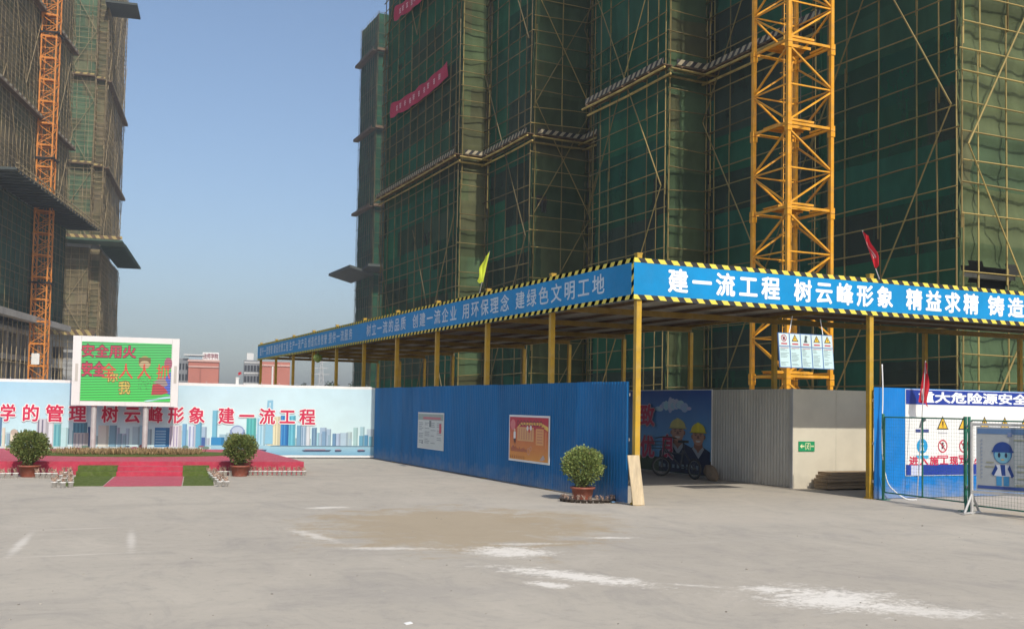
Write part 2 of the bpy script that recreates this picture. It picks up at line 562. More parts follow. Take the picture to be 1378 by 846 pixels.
GCOL = ((0.395, 0.357, 0.300), (0.455, 0.413, 0.345))
WH = (0.72, 0.68, 0.61)
TAN = (0.36, 0.285, 0.185)
STAINS = [
    (5.2, 12.9, 2.3, 2.9, -20, TAN, 0.72, 0.5, 'edge'),
    (7.0, 13.3, 1.0, 1.7, 0, TAN, 0.35, 0.5, 'edge'),
    (4.17, 15.7, 0.42, 0.20, 10, WH, 0.75, 0.7, 'feather'),
    (3.15, 12.4, 0.16, 0.9, 10, WH, 0.55, 0.8, 'feather'),
    (3.7, 11.1, 0.7, 0.14, -20, WH, 0.6, 0.8, 'feather'),
    (4.85, 10.45, 0.5, 0.55, 20, WH, 0.9, 0.75, 'feather'),
    (5.3, 11.0, 0.7, 0.12, -10, WH, 0.5, 0.8, 'feather'),
    (4.75, 8.75, 1.05, 0.30, -58, WH, 0.95, 0.75, 'feather'),
    (4.28, 8.45, 0.16, 0.26, 30, WH, 0.9, 0.6, 'feather'),
    (5.5, 8.0, 0.35, 0.08, -40, WH, 0.6, 0.7, 'feather'),
    (6.28, 7.0, 0.75, 0.66, -50, WH, 1.0, 0.8, 'feather'),
    (6.6, 6.35, 0.85, 0.30, -35, WH, 0.75, 0.85, 'feather'),
    (6.05, 7.6, 0.22, 0.22, 0, WH, 0.8, 0.7, 'feather'),
    (6.6, 11.2, 0.36, 0.11, -15, WH, 0.75, 0.7, 'feather'),
    (-0.05, 12.7, 0.08, 1.35, -6, WH, 0.55, 0.9, 'streak'),
    (1.08, 12.6, 0.07, 1.35, -4.7, WH, 0.42, 0.9, 'streak'),
    (0.5, 13.9, 0.75, 0.05, 2, WH, 0.45, 0.9, 'streak'),
    (0.4, 11.6, 0.7, 0.05, 2, WH, 0.35, 0.9, 'streak'),
    (9.4, 12.5, 1.6, 0.9, 0, (0.46, 0.41, 0.34), 0.5, 0.9, 'edge'),
    (14.2, 11.2, 2.2, 0.8, 70, (0.47, 0.38, 0.27), 0.6, 0.8, 'edge'),
    (3.0, 8.5, 1.6, 0.7, -20, (0.30, 0.28, 0.255), 0.4, 0.9, 'edge'),
    (12.6, 18.55, 0.5, 0.16, 15, WH, 0.5, 0.8, 'edge'),
]
g = MB()
g.add([(-900, -300, 0), (900, -300, 0), (900, 1000, 0), (-900, 1000, 0)], [(0, 1, 2, 3)])
tag(g.build('ground', ground_material(), origin=(0, 0, 0)), 'dusty pale concrete yard with tan and white stains', 'ground', kind='structure')

# ------------------------------------------------------------------ scaffolded towers
POLEME = {}
def pole_mesh(matl):
    if matl.name in POLEME: return POLEME[matl.name]
    out = []
    for k in range(4):
        mb = MB()
        a = random.uniform(0, 6.28)
        pts = []
        for i in range(7):
            z = i / 6
            bow = math.sin(z * math.pi * random.choice((1, 2))) * 0.35
            pts.append((math.cos(a) * bow, math.sin(a) * bow, z))
        for i, (x, y, z) in enumerate(pts):
            r_ = (1.08, 1.04, 1.0, 1.0, .97, .93, .9)[i]
            for q in range(6):
                mb.v.append((x + r_ * math.cos(q * math.pi / 3), y + r_ * math.sin(q * math.pi / 3), z))
        for i in range(6):
            for q in range(6):
                mb.f.append([i * 6 + q, i * 6 + (q + 1) % 6, i * 6 + 6 + (q + 1) % 6, i * 6 + 6 + q]); mb.mi.append(0); mb.c.append(None)
        mb.f.append([5, 4, 3, 2, 1, 0]); mb.mi.append(0); mb.c.append(None)
        mb.f.append([36 + q for q in range(6)]); mb.mi.append(0); mb.c.append(None)
        me_o = mb.build('pole', matl, origin=(0, 0, 0), smooth=True)
        out.append(me_o.data)
        bpy.data.objects.remove(me_o)
    POLEME[matl.name] = out
    return out

class Scaffold:
    """Collects poles of a tower; the hundred of a kind that show largest become parts, the rest one lattice."""
    def __init__(s, root, matl):
        s.root, s.matl, s.p = root, matl, {}
    def pole(s, kind, a, b, r):
        s.p.setdefault(kind, []).append((V(a), V(b), r))
    def finish(s, cap=100, names=None):
        mes = pole_mesh(s.matl)
        for kind, lst in s.p.items():
            def size(t):
                best = 0
                for q in range(9):
                    p = t[0].lerp(t[1], q / 8)
                    d = (p - CAM).dot(FW)
                    x = (p - CAM).dot(RT) / d * F + CX
                    y = CY - (p - CAM).dot(UP) / d * F
                    if d > 1 and -20 < x < PHW + 20 and -20 < y < 520: best += 1
                return best * (t[0] - t[1]).length / ((t[0] + t[1]) / 2 - CAM).length
            lst.sort(key=size, reverse=True)
            for a, b, r in lst[:cap]:
                o = bpy.data.objects.new(kind, random.choice(mes))
                COL.objects.link(o)
                d = b - a
                o.matrix_world = Matrix.Translation(a) @ d.to_track_quat('Z', 'Y').to_matrix().to_4x4() @ Matrix.Diagonal((r, r, d.length, 1))
                mw = o.matrix_world.copy()
                o.parent = s.root
                o.matrix_parent_inverse = Matrix.Translation(-s.root.location)
                o.matrix_basis = mw
            if lst[cap:]:
                mb = MB()
                for a, b, r in lst[cap:]:
                    mb.tube([a, a.lerp(b, .5) + V((random.uniform(-r, r) * .4, random.uniform(-r, r) * .4, 0)), b], [r * 1.05, r, r * .92], 5)
                tag(mb.build(kind + '_lattice', s.matl, s.root, smooth=True), kind='stuff')

def net_face(mb, P0, u, n, L, z0, z1, step, tints, sag=0.11, holes=(), pw=5.1, ph=1.68, lift=0.84, seed=0):
    P0, u, n = V(P0), V(u).normalized(), V(n).normalized()
    nu = max(2, round(L / step)); nz = max(2, round((z1 - z0) / step))
    rnd = random.Random(seed)
    tab = {}
    grid = []
    for j in range(nz + 1):
        z = z0 + (z1 - z0) * j / nz
        for i in range(nu + 1):
            x = L * i / nu
            q = noise.noise(V((x * .55 + seed * 7, z * .30, seed)))
            q2 = noise.noise(V((x * 1.6 + seed * 3, z * .9, seed + 5)))
            q3 = noise.noise(V((x * 3.1 + seed, z * .12, seed + 9)))
            d = -sag * (0.5 - 0.5 * math.cos(2 * math.pi * z / lift)) + sag * 1.1 * q + sag * .7 * q2 + sag * .45 * q3
            p = P0 + u * x + n * d
            grid.append((p.x, p.y, z))
    o = len(mb.v)
    mb.v.extend(grid)
    for j in range(nz):
        for i in range(nu):
            x = L * (i + .5) / nu; z = z0 + (z1 - z0) * (j + .5) / nz
            if any(abs(x - hx) < hw and hz - hh * 2 * (1 - ((x - hx) / hw) ** 2) < z < hz + .15 * noise.noise(V((x * 2, 0, 4))) for hx, hz, hw, hh in holes):
                continue
            k = (int((x + 2.3 * (int(z / ph) % 3)) / pw), int(z / ph))
            if k not in tab:
                b = rnd.choice(tints); s_ = rnd.uniform(.78, 1.25)
                tab[k] = (b[0] * s_, b[1] * s_, b[2] * s_)
            mb.f.append([o + j * (nu + 1) + i, o + j * (nu + 1) + i + 1, o + (j + 1) * (nu + 1) + i + 1, o + (j + 1) * (nu + 1) + i])
            mb.mi.append(0); mb.c.append(tab[k])

def scaffold_face(sc, P0, u, n, L, z0, z1, bay, lift, r, off=0.14, braces=True, seed=0, ends=True, over=0.25):
    P0, u, n = V(P0), V(u).normalized(), V(n).normalized()
    rnd = random.Random(seed + 99)
    nb = max(1, round(L / bay))
    xs = [L * i / nb for i in range(nb + 1)]
    if ends and L > 4: xs += [0.65, L - 0.65]
    for x in xs:
        p = P0 + u * x + n * (off + rnd.uniform(-.02, .03))
        lean = rnd.uniform(-.06, .06)
        z = z0
        while z < z1 - .5:              # bamboo standards spliced every several metres
            zz = min(z + rnd.uniform(5, 8), z1)
            j = rnd.uniform(-.05, .05)
            sc.pole('upright_pole', (p.x + u.x * j, p.y + u.y * j, z - .5), (p.x + u.x * (j + lean), p.y + u.y * (j + lean), zz), r * rnd.uniform(.85, 1.15))
            z = zz
    k = 1
    z = z0 + lift
    while z < z1:
        if rnd.random() < .06:
            z += lift; continue
        a = P0 + u * (-rnd.uniform(.05, over)) + n * (off + .09)
        b = P0 + u * (L + rnd.uniform(.05, over)) + n * (off + .09)
        sc.pole('ledger_pole', (a.x, a.y, z + rnd.uniform(-.11, .11)), (b.x, b.y, z + rnd.uniform(-.11, .11)), r * rnd.uniform(.75, 1.0))
        z += lift
    if braces and L > 3:
        span = 6.0
        nseg = max(1, round(L / 7.0))
        for s_ in range(nseg):
            x0, x1 = L * s_ / nseg, L * (s_ + 1) / nseg
            z = z0
            hgt = min((x1 - x0) * 1.75, 14)
            fl = s_ % 2
            while z < z1 - 2:
                zt = min(z + hgt, z1)
                for q in (0, 1):
                    if rnd.random() < .42: continue
                    xa, xb = (x0, x1) if (q ^ fl) else (x1, x0)
                    a = P0 + u * xa + n * (off + .2); b = P0 + u * xb + n * (off + .2)
                    A = V((a.x, a.y, z)); B = V((b.x, b.y, zt))
                    M_ = A.lerp(B, .52)
                    sc.pole('brace_pole', A, M_ + (B - A) * .04, r * 1.05)
                    sc.pole('brace_pole', M_, B, r * .95)
                z = zt

def stripe_strip(mb, O, U, W, N, L, h, period, duty=.5, lean=1.0, t=0.03, ia=0, ib=1):
    """Backing strip (slot ib) with leaning stripes (slot ia) a little proud of it."""
    O, U, W, N = V(O), V(U).normalized(), V(W).normalized(), V(N).normalized()
    mb.obox(O + U * L / 2 + W * h / 2 - N * t / 2, U * L / 2, W * h / 2, N * t / 2, ib)
    x = 0
    while x < L:
        pts = [(x, 0), (x + period * duty, 0), (x + period * duty + h * lean, h), (x + h * lean, h)]
        pts = [(min(max(a, 0), L), b) for a, b in pts]
        mb.add([O + U * a + W * b + N * .003 for a, b in pts], [(0, 1, 2, 3)], ia)
        x += period

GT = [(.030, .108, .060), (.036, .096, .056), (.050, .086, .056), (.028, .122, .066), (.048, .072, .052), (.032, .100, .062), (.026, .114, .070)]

def build_right_tower():
    root = thing('scaffolded_building', 'tall building under green netting and bamboo poles behind the yellow crane mast', 'building', (30, 45, 0))
    A, B = V((0, -1, 0)), V((1, 0, 0))          # along-face directions (towards viewer / to the right)
    nA, nB = V((-1, 0, 0)), V((0, -1, 0))
    H = 40
    fA = [((22.2, 70.5), 14.6), ((23.9, 55.9), 6.1), ((27.3, 49.8), 6.4), ((24.2, 43.4), 6.3), ((26.3, 37.1), 8.4), ((25.0, 28.7), 6.2)]
    fB = [((22.2, 55.9), 1.7), ((23.9, 49.8), 3.4), ((24.2, 37.1), 2.1), ((25.0, 22.5), 11.0)]
    sc, scm, scd = Scaffold(root, BAMB), Scaffold(root, BAMBM), Scaffold(root, BAMBD)  # pole colour follows the light: sunlit faces, nearer shaded, far shaded
    s = 0
    for (x, y), L in fA:
        mb = MB()
        holes = {5: [(5.6, 5.1, .35, .35)], 0: [(9, 12.2, .5, .25), (3, 25, .5, .3)], 4: []}.get(s, [])
        net_face(mb, (x, y, 0), A, nA, L, 0.3, H, 0.42, GT, holes=holes, seed=s)
        mb.build('safety_net', NET, root, smooth=True)
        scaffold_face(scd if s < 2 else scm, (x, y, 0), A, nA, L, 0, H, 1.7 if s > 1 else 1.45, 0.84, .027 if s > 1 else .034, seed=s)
        s += 1
    for (x, y), L in fB:
        mb = MB()
        holes = {9: [(1.4, 6.15, 1.3, .42)], 7: [(.7, 12.9, .35, .5)]}.get(s, [])
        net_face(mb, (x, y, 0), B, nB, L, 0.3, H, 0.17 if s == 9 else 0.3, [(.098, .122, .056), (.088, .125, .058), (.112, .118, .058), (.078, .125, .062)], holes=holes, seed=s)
        mb.build('safety_net', NET, root, smooth=True)
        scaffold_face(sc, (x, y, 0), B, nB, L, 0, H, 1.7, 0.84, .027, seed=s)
        s += 1
    for (x0, x1, y) in ((22.2, 34, 70.5), (24.2, 27.3, 43.4), (25.0, 26.3, 28.7)):      # returns facing away
        mb = MB()
        net_face(mb, (x0, y, 0), B, -nB, x1 - x0, 0.3, H, 0.8, GT, seed=s)
        mb.build('safety_net', NET, root, smooth=True)
        s += 1
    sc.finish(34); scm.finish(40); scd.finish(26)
    # the concrete frame behind the netting
    for i, (x0, y0, y1) in enumerate(((23.6, 57.3, 69.2), (25.3, 51.2, 57.2), (28.7, 42.0, 51.1), (25.6, 38.5, 42.1), (27.7, 27.4, 38.4), (26.4, 23.9, 27.3))):
        mb = MB()
        mb.box(x0, 44, y0, y1, 0, H + .1 * i)
        for k in range(13):
            z = 3.0 + k * 2.9
            mb.box(x0 - .35, 44.1, y0 - .35 + .01 * i, y1 - .02, z, z + .14)
        mb.build('concrete_core', CONCD, root)
    mb = MB(); mb.box(25.2, 28.6, 23.84, 23.9, 5.2, 7.6); mb.build('dark_opening', DARK, root)  # black panel added so the space behind the net hole reads dark
    # catch platforms with striped edge boards
    def band(P0, u, n, L, z):
        P0, u, n = V(P0), V(u), V(n)
        O = V((P0.x, P0.y, z)) + n * .62
        st = MB()
        stripe_strip(st, O, u, (0, 0, 1), n, L + .5, .24, .42, .5, .9, .03)
        st.build('striped_edge_board', [STRW, BLACK], root)
        pl = MB()
        for q in range(3):
            c = V((P0.x, P0.y, z - .03)) + n * (.2 + .16 * q) + u * (L + .5) / 2
            pl.obox(c, u * (L + .5) / 2, n * .07, V((0, 0, .022)))
        x = .2
        while x < L + .4:
            a = V((P0.x, P0.y, z - .10)) + u * x + n * .1
            pl.bar(a, a + n * .6, .07, .07)
            x += 1.1
        pl.build('catch_platform', PLANKM, root)
        rl = MB()
        for q, (dz, dn) in enumerate(((-.18, .6), (-.42, .3))):
            a = V((P0.x, P0.y, z + dz)) + n * dn - u * .3
            rl.tube([a, a + u * (L + .9) / 2 + V((0, 0, -.04)), a + u * (L + .9)], .055, 7)
        rl.build('platform_rail', BAMB, root)
    for (x, y), L in fA[:5]:
        band((x, y), A, nA, L, 16.1)
    for (x, y), L in fB[:3]:
        band((x, y), B, nB, L, 16.1)
    return root
STRW = mat('hazard_pale', (0.33, 0.28, 0.18), 0.6, 0.2, 3, dust=.2)
build_right_tower()

def build_far_tower():
    root = thing('scaffolded_building', 'distant green netted tower whose left edge stands against the sky', 'building', (55, 160, 0))
    A, B, nA, nB = V((0, -1, 0)), V((1, 0, 0)), V((-1, 0, 0)), V((0, -1, 0))
    FT = [(.022, .085, .046), (.020, .076, .043), (.028, .085, .046)]
    faces = [((48.6, 169), A, nA, 9.6), ((48.6, 159.4), B, nB, 1.9), ((50.5, 159.4), A, nA, 14)]
    sc = Scaffold(root, BAMBD)
    bt = [22.5, 33, 45.6, 58.2]
    for i, ((x, y), u, n, L) in enumerate(faces):
        mb = MB()
        net_face(mb, (x, y, 0), u, n, L, 0.3, 64.5, 0.85, FT, seed=40 + i)
        mb.build('safety_net', NETF, root, smooth=True)
        scaffold_face(sc, (x, y, 0), u, n, L, 0, 64.8, 1.2, 1.7, .035, seed=40 + i, braces=False, over=.06)
        for z in bt[1:]:
            st = MB(); P = V((x, y, z)) + n * .9
            st.obox(P + u * L / 2 + V((0, 0, .2)), u * (L / 2 + .4), n * .03, V((0, 0, .2)))
            st.obox(P + u * L / 2 - n * .45, u * (L / 2 + .4), n * .42, V((0, 0, .04)))
            st.build('catch_platform', PLANKM, root)
    sc.finish(cap=40)
    mb = MB()
    mb.box(50.2, 62, 161, 168, 0, 58.6)
    mb.box(52, 62.1, 146, 160.8, 0, 58.5)
    mb.build('concrete_core', CONCD, root)
    fan = MB()
    fan.add([(44.6, 171.5, 22.9), (44.6, 158.5, 22.9), (48.5, 158.5, 21.9), (48.5, 171.5, 21.9), (44.6, 171.5, 23.3), (44.6, 158.5, 23.3), (48.5, 158.5, 22.3), (48.5, 171.5, 22.3)],
            [(0, 1, 2, 3), (7, 6, 5, 4), (0, 4, 5, 1), (1, 5, 6, 2), (2, 6, 7, 3), (3, 7, 4, 0)])
    fan.add([(46.6, 158.3, 22.6), (46.6, 155.4, 22.9), (50.4, 155.4, 22.9), (50.4, 159.2, 22.0), (46.6, 158.3, 23.0), (46.6, 155.4, 23.3), (50.4, 155.4, 23.3), (50.4, 159.2, 22.4)],
            [(3, 2, 1, 0), (4, 5, 6, 7), (1, 5, 4, 0), (2, 6, 5, 1), (3, 7, 6, 2), (0, 4, 7, 3)])
    fan.build('catch_fan', mat('fan_sheet', (.055, .065, .06), .8, .2, .5), root)
build_far_tower()

# left pair of towers: own orientation
def left_frame(bearing):
    b = R(bearing)
    return V((math.sin(b), math.cos(b), 0)), V((math.cos(b), -math.sin(b), 0))     # away, to the right
LT = [(.185, .155, .09), (.165, .145, .082), (.195, .16, .098), (.15, .145, .085)]
LG = [(.05, .095, .065), (.045, .085, .06), (.06, .09, .06)]
LGB = [(.10, .17, .10), (.14, .15, .085), (.15, .14, .08), (.11, .17, .10)]
def wpt(px, d):          # place on the ground plan for a photo column and a depth along the view axis
    r = ray(px, 540)
    p = CAM + r * (d / r.dot(FW))
    return V((p.x, p.y, 0))

def open_frame(root, P0, u, n, L, z0, z1, inward, lift=3.0, bay=4.0):
    """Bare concrete floors with columns and dark openings below the netting."""
    mb = MB()
    P0, u, n = V(P0), V(u), V(n)
    z = z0 + lift
    while z < z1 + .1:
        mb.obox(P0 + u * L / 2 - n * (inward / 2) + V((0, 0, z)), u * L / 2, n * inward / 2, V((0, 0, .28)))
        z += lift
    x = 0
    while x <= L:
        mb.obox(P0 + u * x - n * .6 + V((0, 0, z1 / 2)), u * .35, n * .3, V((0, 0, z1 / 2)))
        x += bay
    mb.build('concrete_frame', CONC, root)

def build_front_left_tower():
    A, B = left_frame(15.0)
    K = wpt(80, 131)                     # far end of the long face
    L = 34.0
    P0 = K - A * L                       # near end (outside the picture)
    root = thing('scaffolded_building', 'brown bamboo scaffolded high-rise cut by the left picture edge, behind the orange mast', 'building', K - A * L / 2)
    sc = Scaffold(root, BAMBT)
    n = B                                # the face looks to the right
    def face(z0, z1, tints, seed, dens=.85):
        mb = MB(); net_face(mb, P0, A, n, L, z0, z1, .85, tints, seed=seed, pw=4, ph=6, lift=1.7)
        mb.build('safety_net', NETB, root, smooth=True)
    face(10.6, 23.0, LG, 61)  # darker net below the fan, its shade put into the tints
    face(23.6, 75, LT, 62)
    scaffold_face(sc, P0, A, n, L, 0, 10.6, 1.6, 1.75, .05, seed=63, braces=False)
    scd = Scaffold(root, BAMBD)  # shade-darkened poles for the zone below the fan
    scaffold_face(scd, P0, A, n, L, 10.6, 23.0, 1.6, .85, .036, seed=64, braces=False)
    scaffold_face(sc, P0, A, n, L, 23.6, 75, 1.3, .62, .036, seed=65)
    sc.finish(70); scd.finish(30)
    core = MB()
    c = P0 + A * (L / 2 - .2) - B * 6
    core.obox(c - B * 1.5 + V((0, 0, 5.2)), A * (L / 2 - .4), B * 3.8, V((0, 0, 5.2)))
    core.obox(c + V((0, 0, 43)), A * (L / 2 - .9), B * 4.7, V((0, 0, 32)))
    core.build('concrete_core', CONCD, root)
    open_frame(root, P0 - B * .9, A, n, L - .3, 0, 9.3, 2.4)
    # far end wall of netting
    mb = MB(); net_face(mb, K, -B, A, 10, 10.6, 75, .85, LG, seed=66); mb.build('safety_net', NETB, root, smooth=True)
    sl_ = MB(); sl_.obox(P0 + A * L / 2 + n * .45 + V((0, 0, 10.3)), A * (L / 2 + .2), n * .55, V((0, 0, .35))); sl_.build('edge_slab', CONC, root)
    # the wide catch fan
    fan = MB()
    z = 23.2
    fan.obox(P0 + A * (L / 2 + .3) + n * 1.95 + V((0, 0, z)), A * (L / 2 + 1.0), n * 1.9, V((0, 0, .12)))
    x = 0.5
    while x < L + 1:
        a = P0 + A * x + n * .1 + V((0, 0, z - .22)); fan.bar(a, a + n * 3.8, .12, .16); x += 1.5
    fan.build('catch_fan', mat('fan_sheet', (.055, .065, .06), .8, .2, .5), root)
    edge = MB()
    for q in (.1, .55):
        a = P0 - A * .7 + n * 3.86 + V((0, 0, z + q)); edge.tube([a, a + A * (L + 2)], .07, 6)
    x = 0
    while x < L + 1.3:
        a = P0 + A * x + n * 3.86 + V((0, 0, z - .2)); edge.tube([a, a + V((0, 0, .9))], .05, 5); x += 1.3
    edge.build('fan_rail', BAMBT, root)
    for z in (33.2, 45.5, 58):
        pl = MB(); stripe_strip(pl, P0 + n * .75 + V((0, 0, z)), A, (0, 0, 1), n, L, .3, 1.6, .5, 1.2, .05, 0, 1)
        pl.obox(P0 + A * L / 2 + n * .4 + V((0, 0, z - .1)), A * L / 2, n * .4, V((0, 0, .08)), 1)
        pl.build('striped_edge_board', [STRW, PLANKM], root)
    return K, A, B
build_front_left_tower()

DULLY = mat('faded_hazard_yellow', (0.36, 0.27, 0.10), 0.7, 0.25, 1)
def build_rear_left_tower():
    A, B = left_frame(9.5)
    C = wpt(125, 150)                    # convex near-right corner
    root = thing('scaffolded_building', 'brown and green netted high-rise beyond the orange mast, with a striped fan above the screen', 'building', C - B * 6 + A * 12)
    sc = Scaffold(root, BAMBT)
    LA, LB = 26.0, 13.0
    Q = C - B * LB                       # left end of the viewer-facing side
    st = C - B * 1.6 + A * 0.0
    faces = [(Q, B, -A, LB - 1.3, LGB, 71), (C - B * 1.3 + A * .0, A, B, 1.4, LT, 72), (C - B * 1.3 + A * 1.4, B, -A, 1.3, LT, 73), (C + A * 1.4, A, B, LA, LT, 74)]
    for P, u, n, L, t, sd_ in faces:
        mb = MB(); net_face(mb, P, u, n, L, 11, 23.4, .85, LT, seed=sd_, lift=1.7); mb.build('safety_net', NETB, root, smooth=True)
        mb = MB(); net_face(mb, P, u, n, L, 24.4, 76, .85, t, seed=sd_ + 10, lift=1.7); mb.build('safety_net', NETB, root, smooth=True)
        scaffold_face(sc, P, u, n, L, 0 if n != B else 11, 23.4, 1.2, .8, .036, seed=sd_)
        scaffold_face(sc, P, u, n, L, 24.4, 76, 1.2, .8, .038, seed=sd_ + 10)
    sc.finish()
    core = MB()
    core.obox(C - B * (LB / 2 + .8) + A * (LA / 2 + 2.2) + V((0, 0, 38)), B * (LB / 2 - .6), A * (LA / 2 - .4), V((0, 0, 38)))
    core.build('concrete_core', mat('concrete_wall_pale', (.34, .34, .33), .85, .15, .3), root)
    for k in range(3):
        for j in range(3):
            wn = MB()
            wn.obox(C - B * (1.9 + j * 3.4) + A * 2.55 + V((0, 0, 2.0 + k * 3.1)), B * .75, A * .1, V((0, 0, .85)))
            wn.build('dark_opening', DARK, root)
    for z, hh in ((10.6, .8), (24.2, .45)):
        pl = MB(); stripe_strip(pl, Q - A * (.9 if z < 20 else 4.2) + V((0, 0, z)), B, (0, 0, 1), -A, LB + (0 if z < 20 else 3.6), hh, 1.1, .5, -.7, .06)
        pl.build('striped_edge_board', [DULLY, PLANKM], root)
    fan = MB()
    z = 24.0
    fan.obox(Q - A * 2.1 + B * (LB / 2 + 1.8) + V((0, 0, z)), B * (LB / 2 + 1.8), A * 2.05, V((0, 0, .12)))
    fan.obox(C + B * 1.95 + A * (LA / 2 + .6) + V((0, 0, z - .01)), B * 1.75, A * (LA / 2 + .9), V((0, 0, .12)))
    x = 1.0
    while x < LA:
        a = C + A * x + B * .1 + V((0, 0, z - .3)); fan.bar(a, a + B * 3.5, .14, .2); x += 1.6
    fan.build('catch_fan', mat('fan_sheet_green', (.045, .08, .055), .8, .2, .5), root)
    up = MB(); up.obox(C + B * 2.0 + A * 2 + V((0, 0, 59.5)), B * 2.2, A * 3, V((0, 0, .15)))
    up.build('upper_catch_fan', mat('fan_sheet', (.055, .065, .06), .8, .2, .5), root)
    for z in (35.6, 48.5):
        pl = MB()
        for P, u, n, L in ((Q, B, -A, LB - 1.3), (C - B * 1.3 + A * 1.4, B, -A, 1.3), (C + A * 1.4, A, B, LA)):
            stripe_strip(pl, P + n * .8 + V((0, 0, z)), u, (0, 0, 1), n, L, .22, 1.0, .6, 1.0, .05)
            pl.obox(P + u * L / 2 + n * .4 + V((0, 0, z - .12)), u * L / 2, n * .4, V((0, 0, .07)), 1)
        pl.build('striped_edge_board', [DULLY, PLANKM], root)
build_rear_left_tower()

# ------------------------------------------------------------------ tower crane masts
def crane(label, c, wd, sec, nsec, bearing, matl, r=.07):
    A, B = left_frame(bearing)
    root = thing('tower_crane', label, 'crane', c)
    h = wd / 2
    cs = [A * sa * h + B * sb * h for sa, sb in ((-1, -1), (-1, 1), (1, 1), (1, -1))]
    fb = MB()
    for i in range(4):
        a, b = cs[i], cs[(i + 1) % 4]
        fl = i % 2
        z1, z2, z3 = .04 * sec, .48 * sec, .94 * sec
        fb.bar(a + V((0, 0, .03 * sec)), b + V((0, 0, .03 * sec)), r * 1.0, r * 1.3)
        fb.bar(a + V((0, 0, .50 * sec)), b + V((0, 0, .50 * sec)), r * .7)
        p, q = (a, b) if not fl else (b, a)
        fb.bar(p + V((0, 0, .06 * sec)), q + V((0, 0, .48 * sec)), r * .85)
        fb.bar(q + V((0, 0, .52 * sec)), p + V((0, 0, .96 * sec)), r * .85)
        if i in (0, 1):      # bolted joint plate
            md = (a + b) / 2; dr = (b - a).normalized()
            fb.obox(a.lerp(b, .3) + V((0, 0, .07 * sec)), dr * wd * .28, dr.cross(V((0, 0, 1))) * r * .5, V((0, 0, r * .55)))
    chm = MB()
    chm.box(-r * .95, r * .95, -r * .95, r * .95, 0, sec - .012)
    for zz in (.0, sec - .18):
        chm.box(-r * 1.35, r * 1.35, -r * 1.35, r * 1.35, zz, zz + .165)
    lad = MB()
    for sx in (-.16, .16):
        lad.tube([(sx, 0, 0), (sx, 0, sec)], .02, 5)
    for k in range(int(sec / .3)):
        lad.tube([(-.16, 0, .15 + k * .3), (.16, 0, .15 + k * .3)], .012, 5)
    for k in range(3):
        z = .25 + k * sec / 3
        lad.tube([(.32 * math.cos(R(t)), -.32 * math.sin(R(t)), z) for t in range(0, 181, 20)], .012, 4)
    plat = MB()
    plat.box(-h * .75, h * .75, -h * .15, h * .75, 0, .03)
    for k in range(3):
        plat.box(-h * .75, h * .75, -h * .15 + k * h * .4, -h * .12 + k * h * .4, -.06, -.002)
    first = {}
    for s_ in range(nsec):
        z = s_ * sec
        if s_ == 0:
            fo = fb.build('mast_section', matl, root, origin=(0, 0, 0))
            cho = chm.build('corner_chord', matl, fo); ldo = lad.build('ladder', matl, fo); plo = plat.build('rest_platform', matl, fo)
            fo.matrix_parent_inverse = Matrix.Identity(4)
            cho.location = cs[0]
            cc = [cho]
            for q in cs[1:]:
                o = cho.copy(); COL.objects.link(o); o.parent = fo; o.location = q; cc.append(o)
            rot = math.atan2(B.y, B.x)
            for o in cc: o.rotation_euler.z = rot
            ldo.location = A * h * .25; ldo.rotation_euler.z = rot
            plo.location = V((0, 0, sec * .09)); plo.rotation_euler.z = rot
            fo.location = (0, 0, 0)
            first = (fo, cc + [ldo, plo])
        else:
            f2 = first[0].copy(); COL.objects.link(f2); f2.parent = root; f2.location = (0, 0, z)
            for ch in first[1]:
                o = ch.copy(); COL.objects.link(o); o.parent = f2
    return root, cs
CR, CRC = crane('yellow lattice tower crane mast rising behind the blue front fascia', (21.5, 25.88, 0), 1.68, 2.58, 9, 0.0, CRANE, .061)
mb = MB(); c_ = V((21.5, 25.88, 0)) + CRC[2] + V((.09, -.12, 0))
mb.tube([c_ + V((.012 * math.sin(k * 1.9), .01 * math.cos(k * 2.3), k * .8)) for k in range(28)], .018, 6); mb.build('power_cable', RUBBER, CR, smooth=True)
A_, B_ = left_frame(15.0)
CLP = wpt(49.5, 117)
CL, CLC = crane('orange lattice crane mast passing through the catch fan at the far left tower', CLP, 1.6, 2.5, 30, 15.0, CRANEO, .075)
mb = MB()
p = CLP - A_ * .86 - B_ * .1
mb.obox(p + V((0, 0, 5.9)), B_ * .42, A_ * .03, V((0, 0, .62)))
mb.build('notice_plate', WHITE, CL)
for z in (14.5, 28.6, 43.0):
    mb = MB()
    for q in (-.95, .95):
        mb.bar(CLP + A_ * q - B_ * 1.2 + V((0, 0, z)), CLP + A_ * q + B_ * 1.2 + V((0, 0, z)), .16, .2)
        mb.bar(CLP + B_ * q - A_ * 1.2 + V((0, 0, z)), CLP + B_ * q + A_ * 1.2 + V((0, 0, z)), .16, .2)
    mb.bar(CLP + V((0, 0, z)), CLP - B_ * 3.4 - A_ * .6 + V((0, 0, z + .05)), .14, .14)
    mb.build('anchor_collar', DARK, CL)

